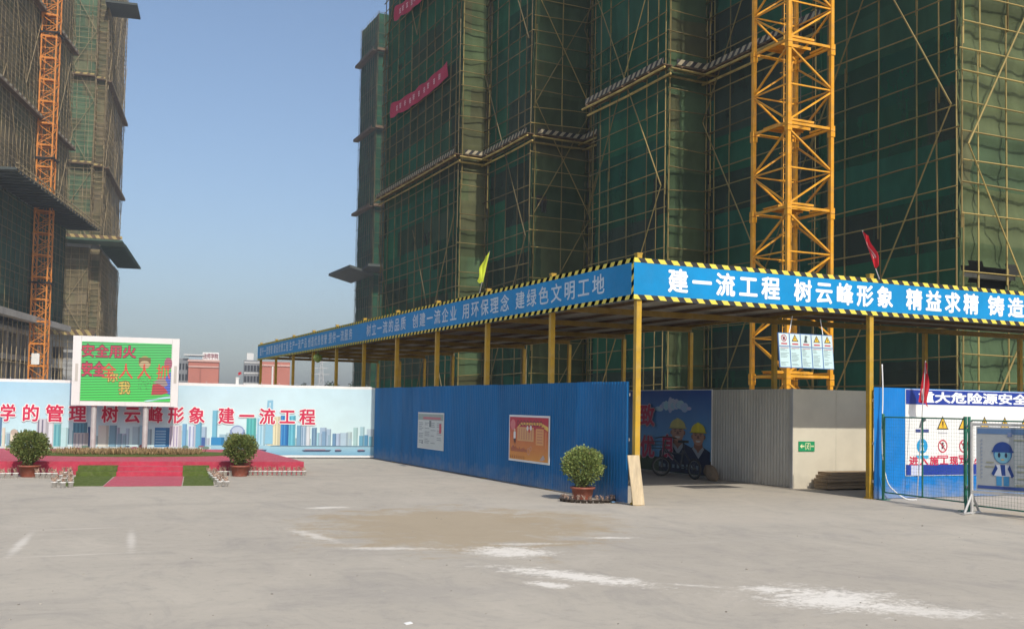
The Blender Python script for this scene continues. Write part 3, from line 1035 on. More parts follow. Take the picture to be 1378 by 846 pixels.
# ------------------------------------------------------------------ gate canopy
YP = [14.86 + 3.155 * k for k in range(11)]
XL, XR = 9.13, 14.52
canopy = thing('gate_canopy', 'blue site gate canopy on yellow posts with white slogans and hazard striped edges', 'canopy', (XL, YP[0], 0))
Z0, Z1 = 3.41, 4.10
post = MB()
post.box(-.047, .047, -.047, .047, .012, 4.17)
post.box(-.055, .055, -.055, .055, 4.17, 4.19)
for q_ in (-1, 1):
    for p_ in (-1, 1): post.box(q_ * .035 - .01, q_ * .035 + .01, p_ * .08 - .01, p_ * .08 + .01, .012, .035)
post.box(-.054, .054, -.1, .1, 0, .012)
po = post.build('post', YELLOW, canopy, origin=(0, 0, 0))
spost = MB(); spost.box(-.045, .045, -.045, .045, .012, 3.46); spost.box(-.09, .09, -.09, .09, 0, .012)
so_ = spost.build('post', YELLOW, canopy, origin=(0, 0, 0))
def place(src, x, y, first=[0]):
    o = src
    if src.get('used'):
        o = src.copy(); COL.objects.link(o)
    src['used'] = 1
    o.location = (x, y, 0)
for y in YP: place(po, XL, y)
for y in YP[1:]: place(so_, XR, y)
place(po, 14.2, YP[0])
for x in (18.6, 22.4, 26.2): place(so_, x, YP[0] + .02)
for x in (18.9, 22.05, 26.2): place(so_, x, YP[1])
for o in (po, so_):
    del o['used']
for o in COL.objects:
    if 'used' in o: del o['used']
# beams
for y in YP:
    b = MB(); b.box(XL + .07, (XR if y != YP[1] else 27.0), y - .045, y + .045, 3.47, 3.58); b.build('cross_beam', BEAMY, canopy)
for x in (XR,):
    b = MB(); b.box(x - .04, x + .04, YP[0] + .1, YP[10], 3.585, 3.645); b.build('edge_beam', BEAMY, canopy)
b = MB()
for k in range(6):
    x = 9.5 + k * .9
    b.box(x - .025, x + .025, YP[0], YP[10], 3.585, 3.64)
for k in range(4):
    y = 15.2 + k * .85
    b.box(XR + .05, 27.0, y - .025, y + .025, 3.585, 3.64)
b.build('purlin', PLANKM, canopy)
# corrugated roof (ribs across the passage)
def corrugated(mb, P0, u, d, n, L, D, pitch, amp, mi=0):
    """sheet with ribs that repeat along u and run along d"""
    P0, u, d, n = V(P0), V(u), V(d), V(n)
    k = 0; pts = []
    x = 0
    while x < L:
        for fx, h in ((0, 0), (.35, 0), (.45, 1), (.85, 1), (.95, 0)):
            if x + fx * pitch <= L: pts.append((x + fx * pitch, h * amp))
        x += pitch
    pts.append((L, 0))
    o = len(mb.v)
    for x, h in pts:
        a = P0 + u * x + n * h
        mb.v.append(tuple(a)); mb.v.append(tuple(a + d * D))
    for i in range(len(pts) - 1):
        mb.f.append([o + 2 * i, o + 2 * i + 2, o + 2 * i + 3, o + 2 * i + 1]); mb.mi.append(mi); mb.c.append(None)
b = MB(); corrugated(b, (XL - .1, YP[0] - .02, 3.65), (0, 1, 0), (1, 0, 0), (0, 0, 1), YP[10] - YP[0] + .3, XR - XL + .15, .22, .035)
b.build('roof_sheet', ROOFM, canopy)
b = MB(); corrugated(b, (XR + .055, YP[0] - .02, 3.655), (0, 1, 0), (1, 0, 0), (0, 0, 1), YP[1] - YP[0] + .35, 12.6, .22, .035)
b.build('roof_sheet', ROOFM, canopy)
# fascia boards
FX, FY = 9.0, 14.78
YE = YP[10] + .12
b = MB()
b.box(FX, FX + .03, FY, YE, Z0, Z1)
fl = b.build('fascia_board', BLUEV, canopy)
b = MB(); b.box(FX + .031, 27.0, FY, FY + .03, Z0, Z1)
ff = b.build('fascia_board', BLUEV, canopy)
b = MB()
for z in (Z0, Z1 - .075):
    stripe_strip(b, (FX, YE, z), (0, -1, 0), (0, 0, 1), (-1, 0, 0), YE - FY, .075, .26, .5, .8, .006)
stripe_strip(b, (FX, FY + .075, Z0 + .076), (0, 0, 1), (0, -1, 0), (-1, 0, 0), Z1 - Z0 - .152, .074, .2, .5, .8, .0055)
b.build('hazard_strip', [YELB, BLACK], fl)
b = MB()
for z in (Z0, Z1 - .075):
    stripe_strip(b, (FX, FY - .003, z), (1, 0, 0), (0, 0, 1), (0, -1, 0), 18.0, .075, .26, .5, -.8, .003)
b.build('hazard_strip', [YELB, BLACK], ff)
ZC = (Z0 + Z1) / 2
for s_, a, c in (('建绿色文明工地', 692, 815), ('用环保理念', 621, 686), ('创建一流企业', 554.5, 615.5), ('树立一流的品质', 493, 547),
                 ('提供一流服务', 442.5, 475), ('创造优良信誉', 415, 441), ('生产一流产品', 390, 414), ('建设优质工程', 369, 389), ('提升一流管理', 350.5, 368)):
    ya, yc = onX(a, 440, FX).y, onX(c, 440, FX).y
    pr = Print((FX - .004, 0, 0), (0, -1, 0), (0, 0, 1), (-1, 0, 0))
    pr.text(s_, -ya, -yc, ZC, .35, None, 0, .014, .84)
    pr.build('lettering', mat('pale_blue_lettering', (.52, .61, .68), .6, .12, 2), fl)
for s_, a, c in (('建一流工程', 896, 1052), ('树云峰形象', 1066, 1204), ('精益求精', 1217, 1319), ('铸造精品', 1327, 1430)):
    pr = Print((0, FY - .004, 0), (1, 0, 0), (0, 0, 1), (0, -1, 0))
    pr.text(s_, onY(a, 390, FY).x, onY(c, 390, FY).x, ZC, .385, None, 0, .03, .84)
    pr.build('lettering', WHITEL, ff)
lm = MB()                                # small green lantern hanging under the left edge
c = V((FX + .12, YP[7] - .7, 3.16))
lm.lathe([(.001, -.16), (.12, -.1), (.17, 0), (.14, .1), (.02, .16), (.02, .26)], c, 12)
tag(lm.build('cap_lamp', mat('lamp_green', (.20, .26, .05), .5, .2)), 'round yellow-green lamp hanging under the far part of the blue fascia', 'lamp')

# ------------------------------------------------------------------ blue corrugated fence
fence = thing('corrugated_fence', 'long blue corrugated steel fence carrying two posters beneath the canopy', 'fence', (9.06, 14.98, 0))
y = 15.0
k = 0
while y < 29.1:
    L = min(.91, 29.2 - y)
    b = MB()
    jx = random.uniform(-.004, .004)
    corrugated(b, (9.07 + jx, y, .015 + random.uniform(0, .012)), (0, 1, 0), (0, 0, 1), (-1, 0, 0), L + .012, 2.03 + random.uniform(-.008, .008), .10, .011)
    b.build('fence_panel', BLUEF, fence)
    y += .905
b = MB()
for z in (.35, 1.05, 1.8): b.box(9.075, 9.094, 15.0, 29.2, z, z + .05)
b.build('fence_rail', STEEL, fence)

def poster_on_fence(name, label, y0, y1, z0, z1):
    """y0 far edge, y1 near edge"""
    root = thing(name, label, 'poster', (9.02, (y0 + y1) / 2, z0))
    b = MB(); b.box(9.036, 9.046, y1, y0, z0, z1); b.build('backing_sheet', WHITE, root)
    pr = Print((9.034, y0, z0), (0, -1, 0), (0, 0, 1), (-1, 0, 0))
    return root, pr, y0 - y1, z1 - z0
root, pr, W_, H_ = poster_on_fence('wall_poster', 'pale grey document poster stuck on the blue fence', 25.36, 23.52, .49, 1.40)
G1, G2, G3 = S(196, 205, 200), S(150, 165, 160), S(105, 120, 118)
pr.rect(.02, .02, W_ - .02, H_ - .02, S(205, 210, 205), 1)
pr.rect(.03, H_ - .19, W_ - .03, H_ - .04, S(150, 165, 155), 2)
pr.rect(.4, H_ - .17, W_ - .18, H_ - .11, S(190, 110, 120), 3)
rr = random.Random(3)
for c in range(4):
    u = .1 + c * .43
    for k in range(12 if c < 3 else 10):
        if rr.random() < .85:
            pr.rect(u, H_ - .27 - k * .045, u + rr.uniform(.2, .36), H_ - .25 - k * .045, S(150, 158, 158), 2)
pr.rect(W_ - .28, H_ - .5, W_ - .14, H_ - .27, S(200, 70, 90), 3)
pr.rect(.85, H_ - .36, 1.0, H_ - .2, S(120, 130, 130), 3)
pr.poly([(.3, .12), (.42, .12), (.38, .22)], S(120, 130, 130), 3)
pr.build('printed_sheet', PRINT, root)
root, pr, W_, H_ = poster_on_fence('wall_poster', 'red and orange framed poster on the blue fence nearest the round shrub', 19.72, 17.86, .48, 1.42)
pr.rect(.04, .04, W_ - .04, H_ - .04, S(225, 150, 60), 1, S(190, 40, 60))
pr.rect(.04, H_ - .28, W_ - .04, H_ - .06, S(190, 35, 60), 2)
pr.ell(.2, H_ - .2, .12, .11, S(215, 120, 120), 3)
for k in range(8):
    pr.ring(.45 + k * .15, H_ - .16, .06, .025, S(120, 40, 55), 3, 10)
pr.poly([(.35, H_ - .28), (.6, H_ - .2), (1.4, H_ - .19), (W_ - .04, H_ - .3), (W_ - .04, H_ - .22), (1.5, H_ - .14), (.6, H_ - .15)], S(235, 190, 90), 2.5)
pr.rect(.42, .42, 1.18, .7, S(220, 165, 110), 3)
pr.rect(1.28, .36, 1.62, .7, S(225, 160, 100), 3)
pr.rect(1.25, .68, 1.65, .72, S(180, 60, 60), 4)
for k in range(6): pr.rect(.48 + k * .115, .45, .54 + k * .115, .67, S(205, 140, 100), 4)
for k in range(5): pr.rect(1.33, .4 + k * .055, 1.57, .425 + k * .055, S(205, 130, 90), 4)
pr.ell(.29, .63, .035, .035, S(230, 190, 160), 4); pr.rect(.24, .46, .34, .6, S(235, 230, 225), 4); pr.poly([(.24, .46), (.28, .34), (.3, .44), (.35, .34), (.34, .46)], S(60, 50, 60), 4)
pr.ell(.9, .68, .045, .05, S(235, 225, 220), 5); pr.ell(1.05, .69, .045, .05, S(235, 225, 220), 5); pr.ell(.98, .63, .04, .04, S(200, 60, 60), 5)
for k in range(14): pr.rect(.12 + k * .055, .2, .15 + k * .055, .2 + rr.uniform(.05, .12), S(170, 90, 80), 3)
pr.ring(.95, .22, .07, .02, S(215, 150, 120), 3); pr.ring(1.05, .28, .05, .02, S(215, 150, 120), 3)
for k in range(8): pr.poly([(.1 + k * .09, .06), (.13 + k * .09, .06), (.115 + k * .09, .14)], S(150, 70, 50), 3)
pr.poly([(1.45, .07), (1.62, .18), (1.7, .1), (1.58, .07)], S(190, 170, 165), 3)
pr.rect(W_ - .16, .3, W_ - .12, .62, S(225, 140, 90), 3)
pr.build('printed_sheet', PRINT, root)

# ------------------------------------------------------------------ passage side: workers poster, grey and cream hoarding
hoard = thing('steel_hoarding', 'grey corrugated hoarding along the right side of the gate passage', 'hoarding', (14.36, 17.2, 0))
y = 17.24
while y < 30:
    b = MB(); corrugated(b, (14.38, y, .01), (0, 1, 0), (0, 0, 1), (-1, 0, 0), .9, 2.05, .10, .02); b.build('hoarding_panel', GREYC, hoard)
    y += .9
b = MB()
for z in (.3, 1.0, 1.75): b.box(14.382, 14.42, 17.25, 30, z, z + .05)
b.build('hoarding_rail', STEEL, hoard)
cream = thing('panel_wall', 'cream flat panel wall facing the yard, with a green exit sign', 'wall', (16, 17.2, 0))
x = 14.33
while x < 19.8:
    b = MB(); b.box(x, x + 1.146, 17.17 + random.uniform(0, .002), 17.22, 0, 2.06); b.build('wall_panel', CREAM, cream); x += 1.15
b = MB(); b.box(14.315, 14.326, 17.16, 17.235, 0, 2.065); b.build('corner_trim', STEEL, cream)
ex = thing('exit_sign', 'small green exit sign with arrow and running figure on the cream wall', 'sign', (14.68, 17.16, .77))
b = MB(); b.box(14.47, 14.89, 17.155, 17.168, .77, .975); b.build('sign_plate', mat('sign_green', (.02, .30, .12), .4, .05), ex)
pr = Print((14.47, 17.153, .77), (1, 0, 0), (0, 0, 1), (0, -1, 0))
c = (.75, .78, .45)
pr.poly([(.03, .105), (.09, .155), (.09, .12), (.15, .12), (.15, .09), (.09, .09), (.09, .055)], c, 0)
pr.line(.18, .17, .30, .17, .012, c, 0); pr.line(.18, .03, .18, .17, .012, c, 0); pr.line(.30, .03, .30, .17, .012, c, 0)
pr.ell(.25, .145, .014, .014, c, 1); pr.line(.245, .13, .23, .08, .022, c, 1); pr.line(.23, .08, .26, .05, .014, c, 1); pr.line(.26, .05, .265, .03, .012, c, 1); pr.line(.23, .08, .20, .045, .014, c, 1)
pr.line(.24, .12, .27, .10, .012, c, 1); pr.line(.24, .12, .205, .115, .012, c, 1)
for k in range(3): pr.rect(.32 + k * .028, .09, .34 + k * .028, .12, c, 0)
pr.build('exit_symbol', PRINT, ex)

wp = thing('workers_poster', 'big blue poster of two smiling workers in yellow helmets, in the gate passage', 'poster', (14.3, 22.5, .05))
PY0, PY1 = 26.0, 20.0            # far and near edge
b = MB(); b.box(14.315, 14.35, PY1, PY0, .04, 2.07); b.build('poster_panel', WHITE, wp)
pr = Print((14.312, PY0, .05), (0, -1, 0), (0, 0, 1), (-1, 0, 0))
PW, PH = PY0 - PY1, 2.0
pr.rect(0, .35, PW, PH, S(120, 185, 225), 1, S(10, 75, 160))
pr.rect(0, 0, PW, .35, S(60, 80, 50), 1, S(70, 90, 55))
rr = random.Random(12)
for k in range(16):
    t = k / 15
    pr.ell(3.75 + t * 1.35, 1.55 + .10 * math.sin(t * 3.1) + rr.uniform(-.03, .03), rr.uniform(.10, .2), rr.uniform(.05, .13) * (0.6 + math.sin(t * 3.1)), S(150 + rr.randint(0, 40), 180 + rr.randint(0, 25), 215), 2 + .1 * k, 14)
def worker(u, v, sx, sy, hat, ly):
    skin, skd = S(190, 138, 110), S(150, 100, 76)
    jac = S(28, 44, 78); jd = S(16, 26, 50)
    P = lambda pts: [(min(u + a * sx, PW - .01), max(v + b_ * sy, .02)) for a, b_ in pts]
    pr.poly(P([(-.75, -1.5), (-.72, -.75), (-.5, -.52), (-.18, -.38), (.2, -.38), (.55, -.55), (.78, -.8), (.82, -1.5)]), jac, ly)
    pr.poly(P([(-.75, -1.5), (-.72, -.75), (-.6, -.62), (-.55, -1.5)]), jd, ly + .5)
    pr.poly(P([(-.15, -.2), (.16, -.2), (.2, -.45), (.02, -.75), (-.2, -.45)]), skd, ly + 1)
    pr.poly(P([(-.2, -.38), (-.06, -.52), (.0, -.62), (.06, -.52), (.2, -.38), (.25, -.46), (.02, -.82), (-.25, -.46)]), S(170, 175, 180), ly + 1.5)
    pr.ell(u, v, .24 * sx, .34 * sy, skin, ly + 2)
    pr.ell(u - .25 * sx, v - .02 * sy, .04 * sx, .08 * sy, skd, ly + 1.8); pr.ell(u + .25 * sx, v - .02 * sy, .04 * sx, .08 * sy, skd, ly + 1.8)
    for q in (-1, 1):
        pr.ell(u + q * .1 * sx, v + .04 * sy, .045 * sx, .016 * sy, S(35, 22, 20), ly + 3)
        pr.line(u + q * .05 * sx, v + .1 * sy, u + q * .16 * sx, v + .1 * sy, .022 * sy, S(40, 25, 20), ly + 3)
    pr.poly(P([(-.03, .03), (.03, .03), (.055, -.08), (-.055, -.08)]), S(128, 82, 62), ly + 3)
    pr.poly(P([(-.11, -.15), (.11, -.15), (.06, -.22), (-.06, -.22)]), S(215, 205, 195), ly + 3)
    pr.poly(P([(-.28, .12), (.28, .12), (.25, .2), (-.25, .2)]), S(25, 22, 22), ly + 3)
    pr.ell(u, v + .17 * sy, .30 * sx, .32 * sy, hat, ly + 4, 16, 0, 180)
    pr.poly(P([(-.33, .17), (.33, .17), (.36, .13), (-.36, .13)]), tuple(x * .8 for x in hat), ly + 5)
    pr.poly(P([(-.04, .17), (.04, .17), (.05, .51), (-.05, .51)]), tuple(x * 1.12 for x in hat), ly + 5)
for px_, py_q, sc_, hat_, ly_ in ((912.5, 581, (1.12, .66), S(205, 190, 110), 6), (940.5, 587, (.98, .64), S(225, 205, 40), 13)):
    q_ = onX(px_, py_q, 14.31); worker(PY0 - q_.y, q_.z - .05, *sc_, hat_, ly_)
for k in range(9): pr.rect(3.85 + k * .2, .12, 3.95 + k * .2, .12 + rr.uniform(.06, .14), S(140, 160, 170), 22)
pr.build('poster_print', PRINT, wp)
def outlined(O, U, W, N, chars, parent, red, white, bold=.035, out=.085):
    a = Print(O, U, W, N); c = Print(O, U, W, N)
    for s_, u0, u1, vc, h in chars:
        a.text(s_, u0, u1, vc, h, None, 0, out)
        c.text(s_, u0, u1, vc, h, None, 2, bold)
    a.build('lettering_outline', white, parent)
    c.build('lettering', red, parent)
ch = []
for s_, a, c, yt, yb in (('致', 861, 881, 545, 573), ('优', 862, 881, 587, 615), ('良', 889, 907, 586, 617)):
    p0, p1 = onX(a, (yt + yb) / 2, 14.27), onX(c, (yt + yb) / 2, 14.27)
    zt, zb = onX((a + c) / 2, yt, 14.27).z, onX((a + c) / 2, yb, 14.27).z
    ch.append((s_, PY0 - p0.y, PY0 - p1.y, (zt + zb) / 2 - .05, zt - zb))
for c_ in ch: outlined((14.27, PY0, .05), (0, -1, 0), (0, 0, 1), (-1, 0, 0), [c_], wp, RED, mat('pink_outline', (.55, .42, .45), .6, .05), .03, .07)

# bicycle leaning beside the poster
bk = thing('bicycle', 'small-wheeled bicycle parked in the shade before the workers poster', 'bicycle', (13.75, 20.6, 0))
def wheel(c, ax, r):
    c, ax = V(c), V(ax).normalized()
    a = ax.cross(V((0, 0, 1))).normalized(); b_ = a.cross(ax).normalized()
    ty = MB(); n = 28
    pts = [c + (a * math.cos(2 * math.pi * k / n) + b_ * math.sin(2 * math.pi * k / n)) * r for k in range(n + 1)]
    ty.tube(pts, .022, 7, cap=False)
    wo_ = ty.build('wheel', RUBBER, bk, smooth=True)
    rim = MB()
    pts = [c + (a * math.cos(2 * math.pi * k / n) + b_ * math.sin(2 * math.pi * k / n)) * (r - .028) for k in range(n + 1)]
    rim.tube(pts, .012, 6, cap=False)
    rim.build('rim', mat('dull_rim', (.16, .16, .155), .6, .1), wo_, smooth=True)
    sp = MB()
    for k in range(14):
        t = 2 * math.pi * k / 14
        sp.tube([c + ax * .02 * (-1) ** k, c + (a * math.cos(t) + b_ * math.sin(t)) * (r - .03)], .0025, 4)
    sp.tube([c - ax * .05, c + ax * .05], .02, 8)
    sp.build('spokes', mat('dull_rim', (.1, .1, .1)), wo_)
rw, fw_ = V((13.82, 19.95, .235)), V((13.70, 21.15, .235))
fd = (fw_ - rw).normalized()
wheel(rw, fd.cross(V((0, 0, 1))), .215)
wheel(fw_, (.35, .95, 0), .215)
fr = MB()
bb = rw.lerp(fw_, .42) + V((0, 0, .03)); st_ = rw.lerp(fw_, .33) + V((0, 0, .42)); hd = rw.lerp(fw_, .86) + V((0, 0, .42))
for a, c in ((rw, bb), (rw, st_), (bb, st_), (bb, hd), (st_ - V((0, 0, .1)), hd - V((0, 0, .08))), (fw_, hd + V((0, 0, .22)))): fr.tube([a, c], .018, 7)
fr.build('bicycle_frame', mat('bike_paint', (.06, .065, .07), .4, .1), bk)
hb = MB(); sd2 = V((.95, -.3, 0)); top = hd + V((0, 0, .25)); hb.tube([top - sd2 * .26, top - sd2 * .08 + V((0, 0, .03)), top + sd2 * .08 + V((0, 0, .03)), top + sd2 * .26], .014, 7); hb.build('handlebar', RUBBER, bk)
sa = MB(); sa.tube([st_, st_ + V((0, 0, .17))], .014, 7); sa.obox(st_ + V((0, 0, .19)), fd * .12, fd.cross(V((0, 0, 1))) * .06, V((0, 0, .03))); sa.build('saddle', RUBBER, bk)
bs = MB(); c = fw_ + fd * .12 + V((0, 0, .42))
for z in (0, .08, .16):
    q = .10 + z * .2
    bs.tube([c + fd * a * q + sd2 * b_ * q * 1.2 + V((0, 0, z)) for a, b_ in ((-1, -1), (1, -1), (1, 1), (-1, 1), (-1, -1))], .006, 4, cap=False)
for a in range(-2, 3):
    for b_ in (-1, 1):
        bs.tube([c + fd * a / 2 * .10 + sd2 * b_ * .12, c + fd * a / 2 * .13 + sd2 * b_ * .16 + V((0, 0, .16))], .004, 4)
bs.build('basket', RUBBER, bk)
# sack slumped at the foot of the grey hoarding
sk = MB(); n = 18
for i in range(9):
    t = i / 8
    for k in range(n):
        a = 2 * math.pi * k / n
        r_ = .17 * (math.sin(math.pi * (.12 + .80 * t)) ** .6) * (1 + .16 * noise.noise(V((math.cos(a) * 2, math.sin(a) * 2, t * 3))))
        sk.v.append((13.98 + r_ * .75 * math.cos(a) + .10 * t, 19.45 + r_ * 1.25 * math.sin(a) + .30 * t, .34 * t))
for i in range(8):
    for k in range(n):
        sk.f.append([i * n + k, i * n + (k + 1) % n, (i + 1) * n + (k + 1) % n, (i + 1) * n + k]); sk.mi.append(0); sk.c.append(None)
sk.f.append(list(range(n))[::-1]); sk.mi.append(0); sk.c.append(None)
sk.f.append([8 * n + k for k in range(n)]); sk.mi.append(0); sk.c.append(None)
tag(sk.build('jute_sack', SACK, smooth=True), 'brown sack slumped against the grey hoarding beside the bicycle', 'sack')

# timber stack
names = ['topmost plank of the timber stack by the cream wall', 'second plank from the top of the stack by the cream wall', 'middle plank of the timber stack by the cream wall',
         'second plank from the ground in the stack by the cream wall', 'lowest plank of the timber stack, lying on the ground']
for k in range(5):
    z = .30 - k * .068 + .002
    b = MB(); o_ = random.uniform(-.06, .05)
    b.obox((16.05 + o_, 16.78 + random.uniform(-.02, .02), z + .033), V((1.28, random.uniform(-.02, .02), 0)), V((0, .20, 0)), V((0, 0, .031)))
    tag(b.build('timber_plank', WOOD), names[k], 'plank', 'planks stacked by the cream wall')

# plank leaning on the corner post
b = MB()
t0, t1 = gr(859.5, 680), onY(852, 613, 14.74)
dd = t1 - t0; wv = V((1, -.1, 0)).normalized()
nn = dd.cross(wv).normalized()
b.obox((t0 + t1) / 2 + V((0, 0, .01)), dd / 2, wv * .105, nn * .014)
tag(b.build('wood_board', PLY), 'pale board leaning against the canopy corner post', 'board')

# ------------------------------------------------------------------ hazard board (front right)
hb_ = thing('hazard_board', 'blue hoarding with printed safety warning sheet right of the gate', 'hoarding', (16.5, 14.8, 0))
BY = 14.72
b = MB(); corrugated(b, (14.2, BY + .03, .01), (1, 0, 0), (0, 0, 1), (0, -1, 0), 7, 2.06, .2, .008); b.build('board_panel', BLUEB, hb_)
b = MB()
for z in (.3, 1.0, 1.8): b.box(14.2, 21.2, BY + .035, BY + .08, z, z + .05)
b.build('board_rail', STEEL, hb_)
SX0, SX1, SZ0, SZ1 = 14.96, 19.8, .42, 2.055
b = MB(); b.box(SX0, SX1, BY + .012, BY + .02, SZ0, SZ1); sh = b.build('vinyl_sheet', WHITE, hb_)
pr = Print((0, BY + .010, 0), (1, 0, 0), (0, 0, 1), (0, -1, 0))
X = lambda px, py=580: onY(px, py, BY).x
Zp = lambda px, py: onY(px, py, BY).z
NAVY = S(20, 55, 150)
pr.rect(SX0 + .01, 1.77, SX1, SZ1 - .01, NAVY, 1)
pr.rect(SX0 + .01, SZ0 + .01, SX1, .63, NAVY, 1)
pr.rect(X(1226.5), .43, X(1240.5), .62, S(225, 228, 235), 2)
for k in range(6): pr.rect(X(1226.5) + .012 + k * .04, .43, X(1226.5) + .03 + k * .04, .62, S(150, 165, 215), 3)
for k in range(9):
    px = 1269 + k * 27.2
    u = X(px, 565); v = 1.43
    if k > 0: u = X(1269, 565) + k * .56
    pr.poly([(u - .15, v - .13), (u + .15, v - .13), (u, v + .13)], S(40, 35, 30), 2)
    pr.poly([(u - .115, v - .108), (u + .115, v - .108), (u, v + .092)], S(240, 190, 50), 3)
    pr.rect(u - .015, v - .05, u + .015, v + .03, S(30, 25, 20), 4); pr.ell(u, v - .075, .016, .014, S(30, 25, 20), 4, 8)
    pr.rect(u - .12, v - .21, u + .12, v - .19, S(185, 185, 190), 2)
    if k < 3 or k > 0:
        w2 = .98
        pr.ring(u, w2, .125, .024, S(200, 50, 75), 2); pr.line(u - .085, w2 + .085, u + .085, w2 - .085, .02, S(200, 50, 75), 3)
        pr.ell(u, w2 + .05, .024, .026, S(90, 60, 70), 2.5, 8); pr.line(u, w2 + .03, u - .01, w2 - .05, .035, S(90, 60, 70), 2.5); pr.line(u, w2 - .02, u + .05, w2 + .02, .018, S(90, 60, 70), 2.5)
        pr.rect(u - .14, w2 - .235, u + .14, w2 - .175, S(205, 80, 100), 2)
        pr.rect(u - .11, w2 - .212, u + .11, w2 - .198, S(240, 220, 222), 3)
u = X(1241.5, 600)
pr.ell(u, .98, .14, .14, S(30, 150, 205), 2); pr.ell(u, 1.02, .035, .035, S(225, 240, 245), 3, 10); pr.poly([(u - .05, .9), (u + .05, .9), (u + .02, .99), (u - .02, .99)], S(225, 240, 245), 3)
pr.rect(u - .16, .745, u + .16, .805, S(70, 170, 210), 2)
pr.rect(u - .17, 1.24, u + .17, 1.30, S(60, 70, 130), 2)
pr.poly([(u - .08, 1.33), (u + .02, 1.33), (u + .0, 1.42), (u + .1, 1.47), (u + .08, 1.52), (u - .02, 1.50), (u - .05, 1.42)], S(75, 80, 85), 2)
pr.build('sheet_print', PRINT, sh)
pr = Print((0, BY + .0065, 0), (1, 0, 0), (0, 0, 1), (0, -1, 0))
pr.text('重大危险源安全', X(1236, 535), X(1236, 535) + (X(1378, 535) - X(1236, 535)) * 1.04, 1.905, .20, None, 0, .035)
pr.build('heading_lettering', WHITEL, sh)
pr = Print((0, BY + .0065, 0), (1, 0, 0), (0, 0, 1), (0, -1, 0))
pr.text('进入施工现场', X(1223, 615), X(1304, 615), .70, .165, None, 0, .03, .9)
pr.build('red_lettering', RED, sh)
pr = Print((0, BY + .0065, 0), (1, 0, 0), (0, 0, 1), (0, -1, 0))
xx = X(1311, 615); pr.text('必须戴安全帽', xx, xx + 1.75, .70, .165, None, 0, .025)
pr.build('red_lettering', RED, sh)

# ------------------------------------------------------------------ hanging safety notice under the canopy
sg = thing('hanging_notice', 'pale five-column safety notice hung under the canopy before the crane', 'sign', (12.9, 15.0, 2.4))
HO = onY(1050, 494, 15.0); _h1 = onY(1123, 497, 15.0); _h2 = onY(1047, 447, 15.0)
HU = V((_h1.x - HO.x, 0, _h1.z - HO.z)); HWd = HU.length; HU.normalize()
HW = V((_h2.x - HO.x, 0, _h2.z - HO.z)); HHt = HW.length; HW.normalize()
HSC = HWd / 1.46
b = MB(); b.obox(HO + HU * HWd / 2 + HW * HHt / 2 + V((0, .02, 0)), HU * HWd / 2, HW * HHt / 2, V((0, .012, 0))); pan = b.build('notice_panel', mat('panel_blue_edge', (.10, .20, .42), .5, .1), sg)
pr = Print(HO + V((0, .006, 0)), HU, HW, (0, -1, 0))
pr.su, pr.sv = HWd / 1.46, HHt / .74
HWr, HHr = HWd, HHt
HWd, HHt = 1.46, .74
cw = HWd / 5
for k in range(5):
    u = k * cw
    pr.rect(u + .015, .465, u + cw - .012, HHt - .015, S(205, 222, 222), 1)
    pr.rect(u + .015, .015, u + cw - .012, .445, S(196, 222, 222), 1)
    m_ = u + cw / 2
    if k == 0:
        pr.ring(m_, .63, .075, .016, S(180, 50, 70), 2); pr.line(m_ - .05, .68, m_ + .05, .58, .014, S(180, 50, 70), 3); pr.rect(m_ - .03, .59, m_ + .03, .66, S(110, 70, 80), 2)
    elif k == 2:
        pr.poly([(m_ - .06, .55), (m_ + .04, .55), (m_ + .02, .62), (m_ + .05, .69), (m_ - .02, .7), (m_ - .03, .62)], S(80, 95, 95), 2)
    else:
        pr.poly([(m_ - .09, .565), (m_ + .09, .565), (m_, .715)], S(45, 40, 30), 2); pr.poly([(m_ - .06, .58), (m_ + .06, .58), (m_, .685)], S(235, 195, 60), 3); pr.rect(m_ - .008, .6, m_ + .008, .65, S(30, 25, 20), 4)
    pr.rect(m_ - .08, .495, m_ + .08, .525, S(190, 70, 85), 2)
    for q in range(13):
        if rr.random() < .8: pr.rect(u + .035, .39 - q * .028, u + .035 + rr.uniform(.08, cw - .07), .40 - q * .028, S(120, 145, 150), 2)
    pr.rect(u + .04, .415, u + cw - .04, .43, S(180, 120, 130), 2)
pr.build('notice_print', PRINT, pan)
b = MB()
b.tube([HO + HU * .2 * HWr + HW * HHr, HO + HU * .28 * HWr + V((0, .1, HHr + .32))], .010, 5); b.tube([HO + HU * .82 * HWr + HW * HHr, HO + HU * .8 * HWr + V((0, .1, HHr + .30))], .008, 5)
b.build('hanging_strap', CABLE, sg)

# ------------------------------------------------------------------ stage, mural, screen (own frame)
th = R(8)
E1, E2, S0 = V((-math.cos(th), math.sin(th), 0)), V((math.sin(th), math.cos(th), 0)), V((5.38, 22.32, 0))
def st3(a, b_, z=0): return S0 + E1 * a + E2 * b_ + V((0, 0, z))
def ab(px, py, z=0):
    g_ = gr(px, py, z) - S0
    return g_.dot(E1), g_.dot(E2)
def prism(mb, pts, z0, z1, mi=0):
    n = len(pts)
    lo = [st3(a, b_, z0) for a, b_ in pts]; hi = [st3(a, b_, z1) for a, b_ in pts]
    mb.add(lo + hi, [list(range(n)), list(range(n, 2 * n))[::-1]] + [(i, i + n, (i + 1) % n + n, (i + 1) % n) for i in range(n)], mi)
ZS = .28
stage = thing('stage', 'low red carpeted stage with steps in front of the skyline mural', 'stage', st3(5, 3))
b = MB(); prism(b, [(-.06, .70), (.62, 6.6), (12, 6.6), (12, .70)], 0, ZS); b.build('stage_deck', CARPET, stage)
sa0, sa1, sa2, sa3 = 1.98, 2.50, 3.80, 4.55
